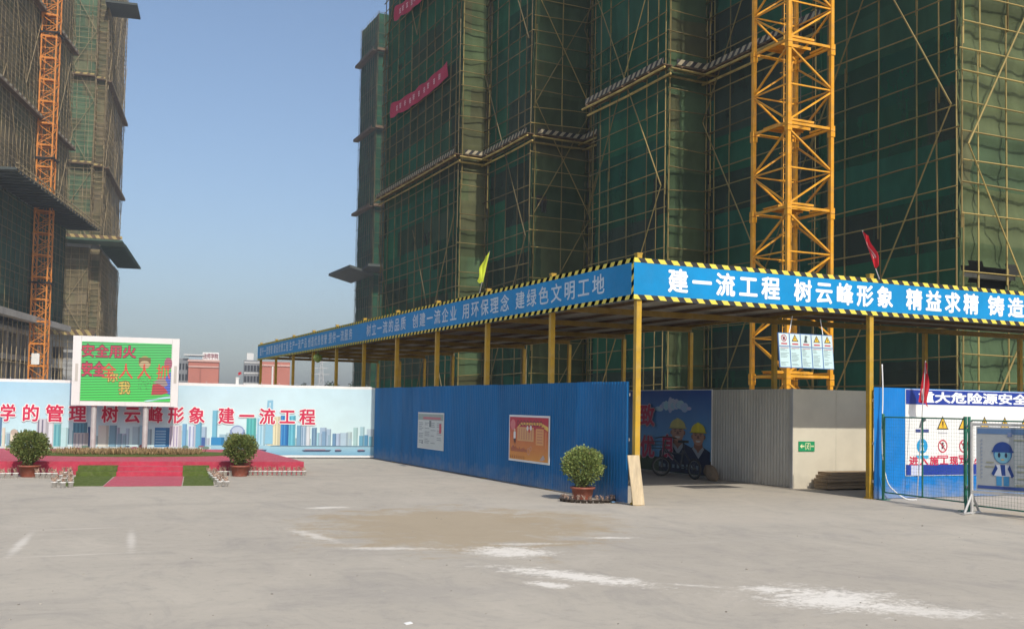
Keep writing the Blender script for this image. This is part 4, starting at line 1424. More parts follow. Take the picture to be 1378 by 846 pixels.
for i, (b0, b1, z1) in enumerate(((.10, .40, .10), (.401, .699, .19))):
    b = MB(); prism(b, [(sa1, b0), (sa1, b1), (sa2, b1), (sa2, b0)], 0, z1); b.build('step', CARPET, stage)
    for a0, a1 in ((sa0 - .02, sa1 - .003), (sa2 + .003, sa3 + .02)):
        b = MB(); prism(b, [(a0, b0 - .012), (a0, b1 - .001), (a1, b1 - .001), (a1, b0 - .012)], 0, z1 + .012); b.build('turf_step', TURF, stage)
b = MB(); prism(b, [(sa1 - .02, -2.42), (sa1 - .02, .097), (sa2 + .02, .097), (sa2 + .04, -2.44)], .003, .011)
tag(b.build('carpet_runner', CARPET), 'red carpet strip on the ground before the stage steps', 'carpet')
for (a0, a1, s_) in ((sa0 - .08, sa1 - .04, 'right of'), (sa2 + .06, sa3 + .02, 'left of')):
    b = MB(); prism(b, [(a0, -2.36), (a0, .085), (a1, .085), (a1, -2.38)], .003, .014)
    tag(b.build('turf_mat', TURF), 'green turf mat lying just %s the red carpet strip' % s_, 'turf mat', 'turf mats beside the carpet')
b = MB(); prism(b, [(3.75 + 2.5 * math.cos(R(t)), 3.9 + 1.35 * math.sin(R(t))) for t in range(0, 360, 12)][::-1], ZS + .002, ZS + .016)
tag(b.build('turf_mat', TURF), 'oval green turf mat on top of the stage', 'turf mat')
# dried bed on the turf
b = MB(); rr = random.Random(5)
for k in range(900):
    a = rr.uniform(2.05, 5.5); q = rr.uniform(3.15, 4.3)
    if abs(a - 3.75) > 1.73 * math.sqrt(max(0, 1 - ((q - 3.7) / .75) ** 2)): continue
    p = st3(a, q, ZS + .016)
    for j in range(3):
        d = V((rr.uniform(-.5, .5), rr.uniform(-.5, .5), 1)).normalized() * rr.uniform(.07, .17)
        w_ = V((rr.uniform(-1, 1), rr.uniform(-1, 1), rr.uniform(-.3, .3))).normalized() * rr.uniform(.010, .026)
        b.add([p, p + d * .6 + w_, p + d, p + d * .6 - w_], [(0, 1, 2, 3)])
tag(b.build('dried_plants', DRY), 'bed of dried brown plants under the screen posts', 'plants', kind='stuff')

# skyline mural
mural = thing('skyline_mural', 'long pale blue city skyline banner with red slogan behind the stage', 'mural', st3(4, 7.45))
MA0, MA1, MB_, MZ0, MZ1 = -2.79, 11.2, 7.45, .03, 2.08
b = MB()
prof = [(MA0, MZ0), (MA1, MZ0)]
n_ = 60
for k in range(n_ + 1):
    a = MA1 + (MA0 - MA1) * k / n_
    prof.append((a, MZ1 + .012 * noise.noise(V((a * 1.3, 0, 0))) - (.05 if k == n_ else 0)))
n = len(prof)
b.add([st3(a, MB_, z) for a, z in prof] + [st3(a, MB_ + .05, z) for a, z in prof], [list(range(n))[::-1], list(range(n, 2 * n))] + [(i, (i + 1) % n, (i + 1) % n + n, i + n) for i in range(n)])
b.build('banner_sheet', WHITE, mural)
MO, MU, MN = st3(0, MB_ - .002), -E1, -E2
def mu(px, py=560):
    p = on(px, py, MO, MN); return (p - MO).dot(MU), p.z
S_all = S
def S(r, g, b): return S_all(r, g, b, .80)
pr = Print(MO, MU, (0, 0, 1), MN)
UL, UR = -11.1, 2.71
Bz, Tz = .09, MZ1 - .075
sw = (-5.0)
for k in range(14):          # sky band by band: deeper blue to the left
    u0, u1 = UL + (UR - UL) * k / 14, UL + (UR - UL) * (k + 1) / 14
    f0 = k / 14; f1 = (k + 1) / 14
    def sk_(f, t):
        a = (150 + 55 * min(1, f * 1.3), 205 + 28 * min(1, f * 1.3), 235 + 8 * f); c = (205 + 20 * f, 238 + 8 * f, 240 + 3 * f)
        return S(*(a[i] * t + c[i] * (1 - t) for i in range(3)))
    pr.add([pr.P(u0, Bz, 1), pr.P(u1, Bz, 1), pr.P(u1, Tz, 1), pr.P(u0, Tz, 1)], [[0, 1, 2, 3]], 0, [sk_(f0, 0), sk_(f1, 0), sk_(f1, 1), sk_(f0, 1)])
ww = mu(280)[0]
pr.rect(mu(250)[0], Bz, UR, .36, S(120, 175, 205), 2, S(165, 205, 220))
rr = random.Random(21)
def tower(px0, px1, ytop, col, ly, ybot=.34, win=None, style='v'):
    u0, u1 = mu(px0)[0], mu(px1)[0]
    zt = mu((px0 + px1) / 2, ytop)[1]
    pr.rect(u0, ybot, u1, zt, S(*col), ly)
    if win:
        if style == 'v':
            k = max(2, int((u1 - u0) / .075))
            for i in range(k):
                a = u0 + (u1 - u0) * (i + .25) / k; pr.rect(a, ybot + .02, a + (u1 - u0) * .4 / k, zt - .03, S(*win), ly + .5)
        else:
            z = ybot + .04
            while z < zt - .05:
                pr.rect(u0 + .02, z, u1 - .02, z + .035, S(*win), ly + .5); z += .075
    pr.rect(u0 + (u1 - u0) * .75, ybot, u1, zt, S(*(c * .86 for c in col)), ly + .8)
far = [(i, i + rr.randint(5, 11), rr.randint(572, 590)) for i in range(-10, 500, 9)]
for a, c, t in far:
    if 205 < a < 225: continue
    tower(a, c, t, (170 + rr.randint(-12, 18), 200 + rr.randint(-10, 12), 215 + rr.randint(-8, 12)), 3, .36)
TW = [(0, 3, 560, (90, 130, 170)), (4, 8, 575, (225, 215, 195)), (10, 15, 583, (150, 175, 190)), (15, 25, 580, (222, 212, 190)), (50, 66, 563, (205, 205, 212), (120, 120, 140)), (66, 73, 568, (225, 228, 232)), (73, 83, 570, (120, 190, 195), (90, 160, 175)),
      (83, 92, 575, (190, 225, 228)), (99, 118, 568, (95, 155, 175), (70, 125, 150)), (100, 120, 582, (190, 185, 185), (150, 150, 160)), (119, 126, 574, (55, 90, 135)), (133, 147, 572, (225, 222, 210)), (148, 158, 572, (130, 170, 190)), (159, 165, 583, (140, 170, 190)),
      (166, 171, 585, (150, 180, 195)), (209, 229, 575, (60, 130, 185), (150, 190, 215), 'h'), (229, 245, 572, (225, 220, 225), (170, 160, 190)), (246, 252, 570, (120, 175, 215)), (254, 264, 572, (215, 225, 240), (150, 165, 205)), (264, 272, 568, (110, 180, 210)),
      (259, 277, 588, (80, 120, 190)), (286, 293, 552, (120, 190, 215)), (285, 303, 588, (50, 140, 195)), (310, 330, 578, (130, 155, 190), (170, 190, 210)), (332, 345, 562, (95, 195, 190), (70, 165, 170)), (346, 358, 562, (180, 220, 235), (140, 190, 215)),
      (361, 378, 560, (232, 225, 190), (205, 195, 160)), (378, 389, 559, (40, 120, 190), (70, 150, 205)), (389, 398, 559, (110, 195, 215), (80, 165, 195)), (400, 406, 572, (120, 165, 195)), (406, 413, 573, (175, 200, 220), (120, 150, 180)), (413, 418, 574, (215, 220, 225)), (420, 427, 575, (130, 165, 190), (90, 125, 160)),
      (430, 434, 583, (165, 190, 210)), (434, 440, 580, (130, 165, 195)), (442, 446, 585, (150, 180, 200)), (448, 453, 583, (110, 150, 185)), (470, 474, 590, (175, 200, 212)), (484, 490, 586, (110, 170, 195)), (491, 496, 585, (90, 150, 185)), (497, 502, 587, (120, 180, 200))]
for i, t in enumerate(TW):
    tower(t[0], t[1], t[2], t[3], 4 + (i % 5) * .9, .36 if t[0] > 280 else .30, t[4] if len(t) > 4 else None, t[5] if len(t) > 5 else 'v')
# tall tapering tower with an opening at its head, domes, boats
u0, u1 = mu(357)[0], mu(367)[0]; zt = mu(362, 538)[1]; zb = mu(362, 560)[1]
pr.poly([(u0, .4), (u1 + .02, .4), (u1, zt), (u0 + .05, zt - .01)], S(140, 195, 220), 9)
pr.poly([(u0 + .10, zt - .08), (u1 - .06, zt - .08), (u1 - .09, zt - .26), (u0 + .12, zt - .26)], S(205, 235, 240), 10)
u = mu(320)[0]; zc = mu(320, 580)[1]; pr.ell(u, zc, .19, .17, S(140, 160, 200), 9, 20); pr.ell(u, zc + .02, .15, .11, S(190, 205, 225), 10, 20)
u = mu(20)[0]; zc = mu(20, 581)[1]; pr.ell(u, zc, .09, .08, S(190, 175, 160), 9, 14)
for px, wd in ((426, .42), (347, .25), (486, .12), (455, .1)):
    u, z = mu(px, 605); pr.poly([(u - wd, .235), (u + wd, .245), (u + wd * .85, .20), (u - wd * .85, .195)], S(70, 80, 110), 10); pr.rect(u - wd * .8, .243, u + wd * .6, .262, S(190, 150, 160), 10)
pr.rect(mu(365)[0], .345, UR, .365, S(110, 140, 160), 9)
pr.rect(UL, .10, mu(285)[0], .32, S(205, 215, 215), 3)
for k in range(60):
    u = rr.uniform(UL, mu(300)[0]); pr.ell(u, rr.uniform(.12, .34), rr.uniform(.03, .1), rr.uniform(.02, .05), S(*rr.choice(((110, 135, 120), (215, 210, 200), (160, 100, 110), (90, 110, 140)))), 9 + rr.random(), 8)
pr.build('skyline_print', PRINT, mural)
S = S_all
ch = []
for s_, a, c in (('学', 0, 21.5), ('的', 29.5, 53.5), ('管', 61, 86.5), ('理', 92.5, 116.5), ('树', 136.5, 159.5), ('云', 166.5, 189.5), ('峰', 199.5, 219.5), ('形', 226, 248), ('象', 253.5, 276), ('建', 293.5, 315.5), ('一', 321.5, 342.5), ('流', 348.5, 370.5), ('工', 375.5, 397.5), ('程', 402.5, 424.5)):
    yc = 555.3 + (561 - 555.3) * ((a + c) / 2 - 10) / 404
    u0, z_ = mu(a, yc); u1, _ = mu(c, yc)
    ch.append((s_, u0, u1, z_, .435))
for c_ in [[q_] for q_ in ch]: outlined(MO + MN * .024, MU, (0, 0, 1), MN, c_, mural, RED, WHITE, .026, .085)
b = MB()
for k in range(12):
    z = .2 + k * .16
    b.tube([st3(MA0 + .02, MB_ - .01, z), st3(MA0 - .09, MB_ + .02, z + .02)], .006, 4)
for k in range(28):
    a = MA0 + .3 + k * .5
    b.tube([st3(a, MB_ - .01, MZ1 - .03), st3(a + .03, MB_ + .05, MZ1 + .06)], .006, 4)
for a in (MA0 - .1, -.5, 2.5, 5.5, 8.5, 11):
    b.tube([st3(a, MB_ + .09, 0), st3(a, MB_ + .09, 2.05)], .03, 8)
b.tube([st3(MA0 - .1, MB_ + .09, 2.03), st3(11.2, MB_ + .09, 2.03)], .025, 7)
b.build('tied_frame', STEEL, mural)

# LED screen
led = thing('led_screen', 'outdoor screen in a white cabinet on two posts, showing green safety slogans', 'screen', st3(4.1, 6.4, ZS))
LB = 6.28
LO, LN = st3(0, LB), -E2
def lu(px, py):
    p = on(px, py, LO, LN); return (p - LO).dot(-E1), p.z
uL, uR = lu(97, 500)[0], lu(240.5, 500)[0]
zT = (lu(98, 450)[1] + lu(243, 457)[1]) / 2; zB = (lu(95, 544)[1] + lu(237, 548)[1]) / 2
def lp(u, z, d=0): return st3(-u, LB + d, z)
b = MB()
b.obox((lp(uL, zB, .15) + lp(uR, zT, .15)) / 2, E1 * (uR - uL) / 2, E2 * .15, V((0, 0, (zT - zB) / 2)))
cab = b.build('cabinet', CABW, led)
du0, dz1 = lu(110.5, 458)[0], lu(171, 461)[1]; du1 = lu(230.2, 500)[0]; dz0 = lu(170, 540)[1]
b = MB()      # frame seams
for u in (du0 - .012, du1 + .012): b.obox((lp(u, zB, -.001) + lp(u, zT, -.001)) / 2, E1 * .006, E2 * .002, V((0, 0, (zT - zB) / 2 - .01)))
b.obox((lp((uL + uR) / 2, zB, -.001) + lp((uL + uR) / 2, dz0, -.001)) / 2, E1 * .004, E2 * .002, V((0, 0, (dz0 - zB) / 2)))
b.build('cabinet_seam', STEEL, cab)
b = MB()
for px in (103, 236): 
    u = lu(px, 500)[0]; b.obox(lp(u, (zT + zB) / 2 - .05, -.002), E1 * .035, E2 * .004, V((0, 0, .23)))
b.build('speaker_grille', mat('grille_grey', (.45, .43, .39), .6, .1), cab)
def screen_mat():
    m = bpy.data.materials.new('lit_screen'); m.use_nodes = True
    n, L = m.node_tree.nodes, m.node_tree.links
    b = n['Principled BSDF']
    a = n.new('ShaderNodeAttribute'); a.attribute_name = 'Col'
    tc = n.new('ShaderNodeTexCoord')
    wv = n.new('ShaderNodeTexWave'); wv.wave_type = 'BANDS'; wv.bands_direction = 'Z'; wv.inputs['Scale'].default_value = 4.6; wv.inputs['Distortion'].default_value = .25
    mp = n.new('ShaderNodeMapping'); mp.inputs['Rotation'].default_value = (0, R(2), 0)
    L.new(tc.outputs['Object'], mp.inputs[0]); L.new(mp.outputs[0], wv.inputs[0])
    mr = n.new('ShaderNodeMapRange'); mr.inputs['To Min'].default_value = .42; mr.inputs['To Max'].default_value = 1.25
    L.new(wv.outputs[1], mr.inputs['Value'])
    vm = n.new('ShaderNodeVectorMath'); vm.operation = 'SCALE'
    L.new(a.outputs[0], vm.inputs[0]); L.new(mr.outputs[0], vm.inputs['Scale'])
    L.new(vm.outputs[0], b.inputs['Emission Color']); b.inputs['Emission Strength'].default_value = .85
    b.inputs['Base Color'].default_value = (.03, .03, .03, 1); b.inputs['Roughness'].default_value = .6
    return m
pr = Print(lp(0, 0, -.003), -E1, (0, 0, 1), LN)
DW, DH = du1 - du0, dz1 - dz0
D = lambda fx, fy: (du0 + DW * fx, dz1 - DH * fy)
def dtext(s_, fx0, fx1, fyc, fh, col, l=2, bold=.03):
    u0, v = D(fx0, fyc); u1, _ = D(fx1, fyc); pr.text(s_, u0, u1, v, DH * fh, col, l, bold)
pr.rect(du0, dz0, du1, dz1, (.03, .62, .07), 1, (.05, .52, .12))
RD, OR, YL = (.62, .02, .07), (.75, .07, .03), (.72, .55, .08)
dtext('安全用火', -.005, .60, .16, .21, (.08, .02, .03), 2, .06); dtext('安全用火', -.005, .60, .16, .20, RD, 3, .02)
dtext('安全', .0, .26, .47, .24, (.1, .02, .03), 2, .07); dtext('安全', .0, .26, .47, .22, RD, 3, .035)
for i, (c_, a) in enumerate((('全', .22), ('人', .41), ('人', .615), ('抓', .83))):
    dtext(c_, a, a + .165, .49, .25, OR, 5, .014)
dtext('你', .28, .41, .59, .18, (.2, .1, .02), 3.4, .06); dtext('你', .28, .41, .59, .17, YL, 4, .015)
dtext('我', .415, .55, .77, .22, (.2, .1, .02), 3.4, .06); dtext('我', .415, .55, .77, .21, YL, 4, .015)
# two simple figures on the right of the screen
u, v = D(.70, .33)
pr.ell(u, v, .155, .17, (.42, .30, .08), 2); pr.rect(u - .15, v - .02, u + .15, v + .13, (.20, .12, .03), 2.5); pr.ell(u, v - .05, .13, .10, (.55, .40, .20), 3)
for q in range(60):
    a, c_ = random.uniform(.63, .8), random.uniform(.55, .8); u, v = D(a, c_); pr.rect(u, v, u + .03, v + .015, (.05, .28, .05), 2)
u, v = D(.86, .80); pr.poly([(u - .17, v - .13), (u - .14, v + .16), (u + .06, v + .2), (u + .26, v - .05), (u + .1, v - .12)], (.5, .03, .04), 3)
pr.poly([D(.99, .48), D(.999, .48), D(.999, .88), D(.93, .83), D(.92, .62)], (.06, .12, .55), 2.5)
pr.poly([D(.80, .66), D(.92, .56), D(.97, .70), D(.93, .74), D(.88, .70)], (.35, .25, .22), 3.2)
pr.ell(*D(.965, .34), .10, .17, (.42, .10, .16), 2.2)
pr.poly([D(.70, .985), D(.999, .89), D(.999, .93), D(.75, .992)], (.45, .7, .75), 3.5)
scr = pr.build('display', screen_mat(), led)
b = MB()
for px in (131, 198):
    a, q = ab(px, 601, ZS)
    b = MB(); b.tube([st3(a, 6.4, ZS), st3(a, 6.4, zB + .05)], .070, 14); b.tube([st3(a, 6.4, ZS), st3(a, 6.4, ZS + .015)], .16, 12)
    b.build('post', STEEL, led, smooth=False)

# ------------------------------------------------------------------ potted shrubs
def shrub(label, loc, s_, seed, bright):
    root = thing('potted_shrub', label, 'potted plant', loc, 'round shrubs in terracotta pots')
    loc = V(loc); rr = random.Random(seed)
    b = MB()
    b.lathe([(.001, .0), (.155, 0), (.16, .01), (.20, .21), (.225, .21), (.23, .245), (.205, .25), (.19, .235), (.185, .20), (.001, .20)], (0, 0, 0), 28)
    for i in range(len(b.v)): b.v[i] = tuple(loc + V(b.v[i]) * s_)
    pot = b.build('pot', TERRA, root, smooth=True)
    b = MB()
    tops = []
    for k in range(16):
        a = rr.uniform(0, 6.28); r0 = rr.uniform(0, .07); r1 = rr.uniform(.08, .28)
        p0 = V((r0 * math.cos(a), r0 * math.sin(a), .20)); p1 = V((r1 * .5 * math.cos(a + .3), r1 * .5 * math.sin(a + .3), .42)); p2 = V((r1 * math.cos(a), r1 * math.sin(a), .60 + rr.uniform(0, .15)))
        b.tube([loc + p0 * s_, loc + p1 * s_, loc + p2 * s_], [.010 * s_, .008 * s_, .004 * s_], 5)
    b.build('stems', TWIG, root)
    b = MB()
    cz = .635
    for k in range(7500):
        while True:
            d = V((rr.gauss(0, 1), rr.gauss(0, 1), rr.gauss(0, 1)))
            if d.length > .1: break
        d.normalize()
        rad = rr.uniform(.12, 1.0) ** .42
        bump_ = 1 + .24 * noise.noise(d * 2.6 + V((seed, 0, 0))) + .20 * noise.noise(d * 6.0 + V((seed, 3, 0)))
        hgt = .325 if d.z > 0 else .37
        taper = 1.0 if d.z > -.45 else max(.5, 1 + (d.z + .45) * .75)
        p = V((d.x * .37 * taper, d.y * .37 * taper, d.z * hgt)) * rad * bump_ + V((0, 0, cz))
        if d.z < -.5 and rr.random() < .35: continue
        ln_, wd_ = rr.uniform(.026, .052), rr.uniform(.011, .021)
        up_ = (d + V((rr.uniform(-.7, .7), rr.uniform(-.7, .7), rr.uniform(-.2, .9)))).normalized()
        sd_ = up_.cross(V((rr.uniform(-1, 1), rr.uniform(-1, 1), rr.uniform(-1, 1)))).normalized()
        nn_ = up_.cross(sd_)
        c_ = bright * rr.uniform(.65, 1.35)
        yl = rr.random()
        colr = (.115 * c_ * (1 + .5 * yl), .165 * c_ * (1 + .15 * yl), .055 * c_) if rr.random() > .05 else (.2, .17, .06)
        q = [p, p + up_ * ln_ * .5 + sd_ * wd_ + nn_ * .004, p + up_ * ln_, p + up_ * ln_ * .5 - sd_ * wd_ + nn_ * .004]
        b.add([loc + x * s_ for x in q], [(0, 1, 2, 3)], 0, colr)
    b.build('foliage', LEAF, root)
    return root
shrub('round pale green shrub in a terracotta pot standing before the blue fence', (8.66, 15.82, 0), .95, 11, 1.6)
a, q = ab(37, 642); pL = st3(a, q + .16)
shrub('round dark shrub in a terracotta pot left of the stage steps', pL, 0.96, 12, 1.15)
a, q = ab(323, 641); pR = st3(a, q + .16)
shrub('round dark shrub in a terracotta pot right of the stage steps', pR, 0.94, 13, 1.2)

# small pots of dried flowers
DRYP = mat('dried_flower_grey', (0.36, 0.25, 0.19), 0.85, 0.25, 10, transl=0.15, island=0.4)
def potproto(name, cat, label, group, matl, r, h, seed, tall, loc):
    root = thing(name, label, cat, loc, group)
    rr = random.Random(seed); loc = V(loc)
    b = MB(); b.lathe([(.001, 0), (r * .68, 0), (r * .95, h * .85), (r * 1.1, h * .86), (r * 1.1, h), (r * .9, h), (r * .88, h * .9), (.001, h * .9)], loc, 12)
    b.build('pot', matl, root, smooth=True)
    b = MB()
    for k in range(9):
        a = rr.uniform(0, 6.28); rad = rr.uniform(0, r * .7)
        p = loc + V((rad * math.cos(a), rad * math.sin(a), h * .9))
        d = V((rr.uniform(-.5, .5), rr.uniform(-.5, .5), 1)).normalized() * rr.uniform(.5, 1) * tall
        w_ = V((rr.uniform(-1, 1), rr.uniform(-1, 1), 0)).normalized() * rr.uniform(.006, .016)
        b.add([p, p + d * .55 + w_, p + d, p + d * .55 - w_], [(0, 1, 2, 3)])
        for j in range(2):
            e = p + d * rr.uniform(.4, .95); w2 = V((rr.uniform(-1, 1), rr.uniform(-1, 1), rr.uniform(-.3, .8))).normalized() * rr.uniform(.02, .045); w3 = w2.cross(V((0, 0, 1))) * .35
            b.add([e, e + w2 * .5 + w3, e + w2, e + w2 * .5 - w3], [(0, 1, 2, 3)])
    b.build('dried_flowers', DRYP, root)
    return root
ORD = ['first', 'second', 'third', 'fourth', 'fifth', 'sixth', 'seventh', 'eighth', 'ninth', 'tenth', 'eleventh', 'twelfth', 'thirteenth', 'fourteenth', 'fifteenth', 'sixteenth', 'seventeenth', 'eighteenth']
GRP = 'small white pots of dried flowers round the stage'
white_spots = []
for k in range(12):
    px = 409 - k * 6.55; a, q = ab(px, 639.7); white_spots.append((st3(a, q + .06), 'small white pot of dried flowers, %s from the right end of the stage front' % ORD[k]))
for k, px in enumerate((310.5, 303, 296.5)):
    a, q = ab(px, 640.2); white_spots.append((st3(a, q + .06), 'small white pot of dried flowers, %s one left of the right shrub pot' % ORD[k]))
for k, px in enumerate((49.8, 57.8, 65.5, 73.3)):
    a, q = ab(px, 643.2); white_spots.append((st3(a, q + .06), 'small white pot of dried flowers, %s one right of the left shrub pot' % ORD[k]))
for k, px in enumerate((20, 10.5, 2.8)):
    a, q = ab(px, 643.2); white_spots.append((st3(a, q + .06), 'small white pot of dried flowers, %s one left of the left shrub pot' % ORD[k]))
p0, p1 = st3(*ab(276, 636)), st3(*ab(296, 654.5))
for k in range(8):
    white_spots.append((p1.lerp(p0, k / 7), 'small white pot, %s from the near end of the diagonal row by the steps' % ORD[k]))
white_spots.append((st3(*ab(304.5, 654.5)), 'small white pot standing alone outside the near end of the right diagonal row'))
for k in range(5):
    white_spots.append((p1.lerp(p0, (k + .7) / 7) + st3(*ab(303.5, 654.5)) - p1 + V((0, .1, 0)), 'small white pot, %s from the near end of the outer diagonal row' % ORD[k]))
p0, p1 = st3(*ab(93.5, 638)), st3(*ab(95, 655.5))
for k in range(8):
    white_spots.append((p1.lerp(p0, k / 7), 'small white pot, %s from the near end of the row left of the turf mat' % ORD[k]))
for k, (px, py) in enumerate(((84.5, 656), (73, 655.5), (78, 652.5), (86, 650), (83, 645.5), (86.5, 641.5))):
    white_spots.append((st3(*ab(px, py)), 'small white pot, %s nearest of the cluster left of the stage steps' % ORD[k]))
protos = []
for k, (p, lab) in enumerate(white_spots):
    if k < 3:
        protos.append(potproto('flower_pot', 'flower pot', lab, GRP, POTW, .053, .105, 30 + k, .14, p))
    else:
        src = protos[k % 3]; dup(src, p - src.location, lab, GRP)
dsp = []
base = V((8.62, 15.72, 0))
for k in range(16):
    t = R(168 + k * 13.2)
    dsp.append(base + V((.47 * math.cos(t) + .10, .42 * math.sin(t), 0)))
protos = []
for k, p in enumerate(dsp):
    lab = 'small dark pot of dried plants, %s from the left round the fence shrub' % ORD[k]
    if k < 3: protos.append(potproto('flower_pot', 'flower pot', lab, 'dark pots of dried plants round the fence shrub', POTD, .055, .055, 50 + k, .10, p))
    else:
        src = protos[k % 3]; dup(src, p - src.location, lab)
b = MB(); c = gr(828, 676.5)
pts = []
for j in range(6):
    for i in range(8):
        x, y = (i / 7 - .5) * .17, (j / 5 - .5) * .10
        pts.append((c.x + x, c.y + y, .012 + .025 * abs(noise.noise(V((x * 40, y * 40, 2)))) + .012 * (1 - abs(x) * 8)))
b.add(pts, [(j * 8 + i, j * 8 + i + 1, j * 8 + i + 9, j * 8 + i + 8) for j in range(5) for i in range(7)])
tag(b.build('plastic_wrapper', mat('pale_blue_plastic', (.25, .42, .62), .35, .2, 20), smooth=True), 'crumpled pale blue wrapper on the ground by the fence shrub', 'litter')

# ------------------------------------------------------------------ mesh fence, notice stand
def mesh_panel(root, p0, p1, z0, z1, mid=True):
    p0, p1 = V(p0), V(p1); d = p1 - p0; L = d.length; u = d.normalized()
    b = MB()
    for z in (z0, z1): b.tube([p0 + V((0, 0, z)), p1 + V((0, 0, z))], .013, 7)
    for p in (p0, p1): b.tube([p + V((0, 0, z0)), p + V((0, 0, z1))], .013, 7)
    if mid:
        m_ = p0 + d * .5; b.tube([m_ + V((0, 0, z0)), m_ + V((0, 0, z1))], .014, 7)
    fr_ = b.build('panel_frame', GREENP, root)
    w_ = MB()
    k = 0
    while k * .06 < L:
        p = p0 + u * k * .06; w_.tube([p + V((0, 0, z0)), p + V((0, 0, z1))], .0015, 3, cap=False); k += 1
    z = z0 + .06
    while z < z1:
        w_.tube([p0 + V((0, 0, z)), p1 + V((0, 0, z))], .0015, 3, cap=False); z += .06
    w_.build('wire_mesh', GREENW, fr_)
mf = thing('mesh_fence', 'green wire mesh fence panels before the blue safety hoarding', 'fence', (14.1, 12.4, 0))
a0, a1 = V((14.30, 14.62, 0)), V((14.12, 12.62, 0))
b0, b1 = V((14.00, 12.36, 0)), V((13.90, 9.9, 0))
mesh_panel(mf, a0 + (a1 - a0) * .02, a1, .14, 1.52)
mesh_panel(mf, b0, b1, .12, 1.50)
for p, h in ((a0, 1.58), (a1 + V((-.01, -.04, 0)), 1.56), (b0 + V((0, .05, 0)), 1.56)):
    b = MB(); b.tube([p, p + V((0, 0, h))], .025, 10); b.box(p.x - .09, p.x + .09, p.y - .09, p.y + .09, 0, .012)
    for z in (.35, .8, 1.3): b.tube([p + V((0, 0, z)), p + V((0, 0, z + .05))], .031, 10)
    b.build('fence_post', GREENP, mf)
b = MB()
for z in (.4, .85, 1.4): b.bar(a1 + V((-.01, -.05, z)), b0 + V((0, .06, z)), .02, .04)
b.build('hinge', STEEL, mf)

ns = thing('notice_stand', 'steel framed notice stand showing a blue cartoon worker in safety clothing', 'sign', (13.75, 11.6, 0))
SB0 = V((13.80, 12.10, 0)); SU = V((.30, -.95, 0)).normalized(); SN = V((-SU.y, SU.x, 0))
if SN.dot(-FW) < 0: SN = -SN
SWd = 1.75
b = MB()
for t in (-.07, SWd + .07):
    p = SB0 + SU * t; b.tube([p, p + V((0, 0, 1.48))], .025, 8)
    for sgn in (-1, 1): b.tube([p + V((0, 0, .32)), p + SN * .28 * sgn + V((0, 0, .01))], .02, 7)
    b.tube([p - SN * .3 + V((0, 0, .02)), p + SN * .3 + V((0, 0, .02))], .02, 7)
for z in (.36, 1.44): b.bar(SB0 + SU * -.07 + V((0, 0, z)), SB0 + SU * (SWd + .07) + V((0, 0, z)), .035, .045)
b.build('stand_frame', STEEL, ns)
b = MB(); b.obox(SB0 + SU * SWd / 2 + V((0, 0, .9)), SU * (SWd / 2 - .01), SN * .015, V((0, 0, .505))); bp_ = b.build('notice_panel', mat('panel_grey_white', (.34, .36, .37), .4, .08, 2), ns)
pr = Print(SB0 + SN * .017 + V((0, 0, .395)), SU if SU.dot(RT) > 0 else -SU, (0, 0, 1), SN)
pr.su = .76
pr.rect(.04, .90, SWd - .04, .985, S(90, 120, 160), 1)
pr.rect(.04, .03, SWd - .04, .08, S(50, 75, 140), 1)
NB, LB2, SK = S(25, 60, 130), S(60, 140, 190), S(110, 165, 185)
cu, cv = .56, .60
pr.ell(cu, cv, .19, .165, S(45, 105, 160), 1.5); pr.ell(cu, cv - .03, .165, .125, SK, 2)
pr.ell(cu, cv + .03, .20, .15, NB, 3, 18, 0, 180); pr.rect(cu - .22, cv + .015, cu + .22, cv + .04, NB, 3.5)
for q in (-1, 1): pr.ell(cu + q * .07, cv - .03, .028, .04, S(30, 40, 70), 3, 10)
pr.ell(cu, cv - .10, .04, .012, S(190, 160, 90), 3, 8)
pr.poly([(cu - .14, .42), (cu + .14, .42), (cu + .17, .24), (cu - .17, .24)], S(200, 205, 215), 2); pr.poly([(cu - .05, .42), (cu + .05, .42), (cu + .06, .25), (cu - .02, .25)], NB, 2.5)
pr.poly([(cu - .14, .42), (cu - .23, .27), (cu - .18, .24), (cu - .1, .36)], NB, 2.2); pr.poly([(cu + .14, .42), (cu + .23, .25), (cu + .18, .22), (cu + .1, .36)], NB, 2.2)
pr.rect(cu - .13, .09, cu - .02, .24, LB2, 2); pr.rect(cu + .02, .09, cu + .13, .24, LB2, 2)
for (u, v, l_) in ((.78, .80, .26), (.86, .40, .18), (.86, .31, .16), (.86, .2, .2), (.82, .10, .26), (.22, .44, .16), (.2, .37, .2)):
    pr.rect(u, v, u + l_, v + .022, S(150, 150, 130), 2)
for k in range(11): pr.rect(.11, .2 + k * .058, .145, .23 + k * .058, S(140, 150, 165), 2)
for k in range(3): pr.rect(.66 + k * .33, .86, .75 + k * .33, .93, S(110, 125, 160), 3)
pr.build('notice_print', PRINT, bp_)

# white cable hanging by the gate post
b = MB()
pts = [onY(1187, 490, 14.7), onY(1188, 530, 14.66), onY(1187, 600, 14.62), V((14.36, 14.6, .38)), V((14.52, 14.56, .16)), V((14.72, 14.47, .02)), V((14.86, 14.36, .012))]
def smooth_path(pts, n=6):
    out = []
    for i in range(len(pts) - 1):
        p0, p1, p2, p3 = pts[max(i - 1, 0)], pts[i], pts[i + 1], pts[min(i + 2, len(pts) - 1)]
        for k in range(n):
            t = k / n
            out.append(.5 * ((2 * p1) + (p2 - p0) * t + (2 * p0 - 5 * p1 + 4 * p2 - p3) * t * t + (3 * p1 - p0 - 3 * p2 + p3) * t ** 3))
    out.append(pts[-1]); return out
b.tube(smooth_path([V(p) for p in pts]), .012, 6)
tag(b.build('cable', CABLE, smooth=True), 'white cable hanging down beside the gate post onto the ground', 'cable')

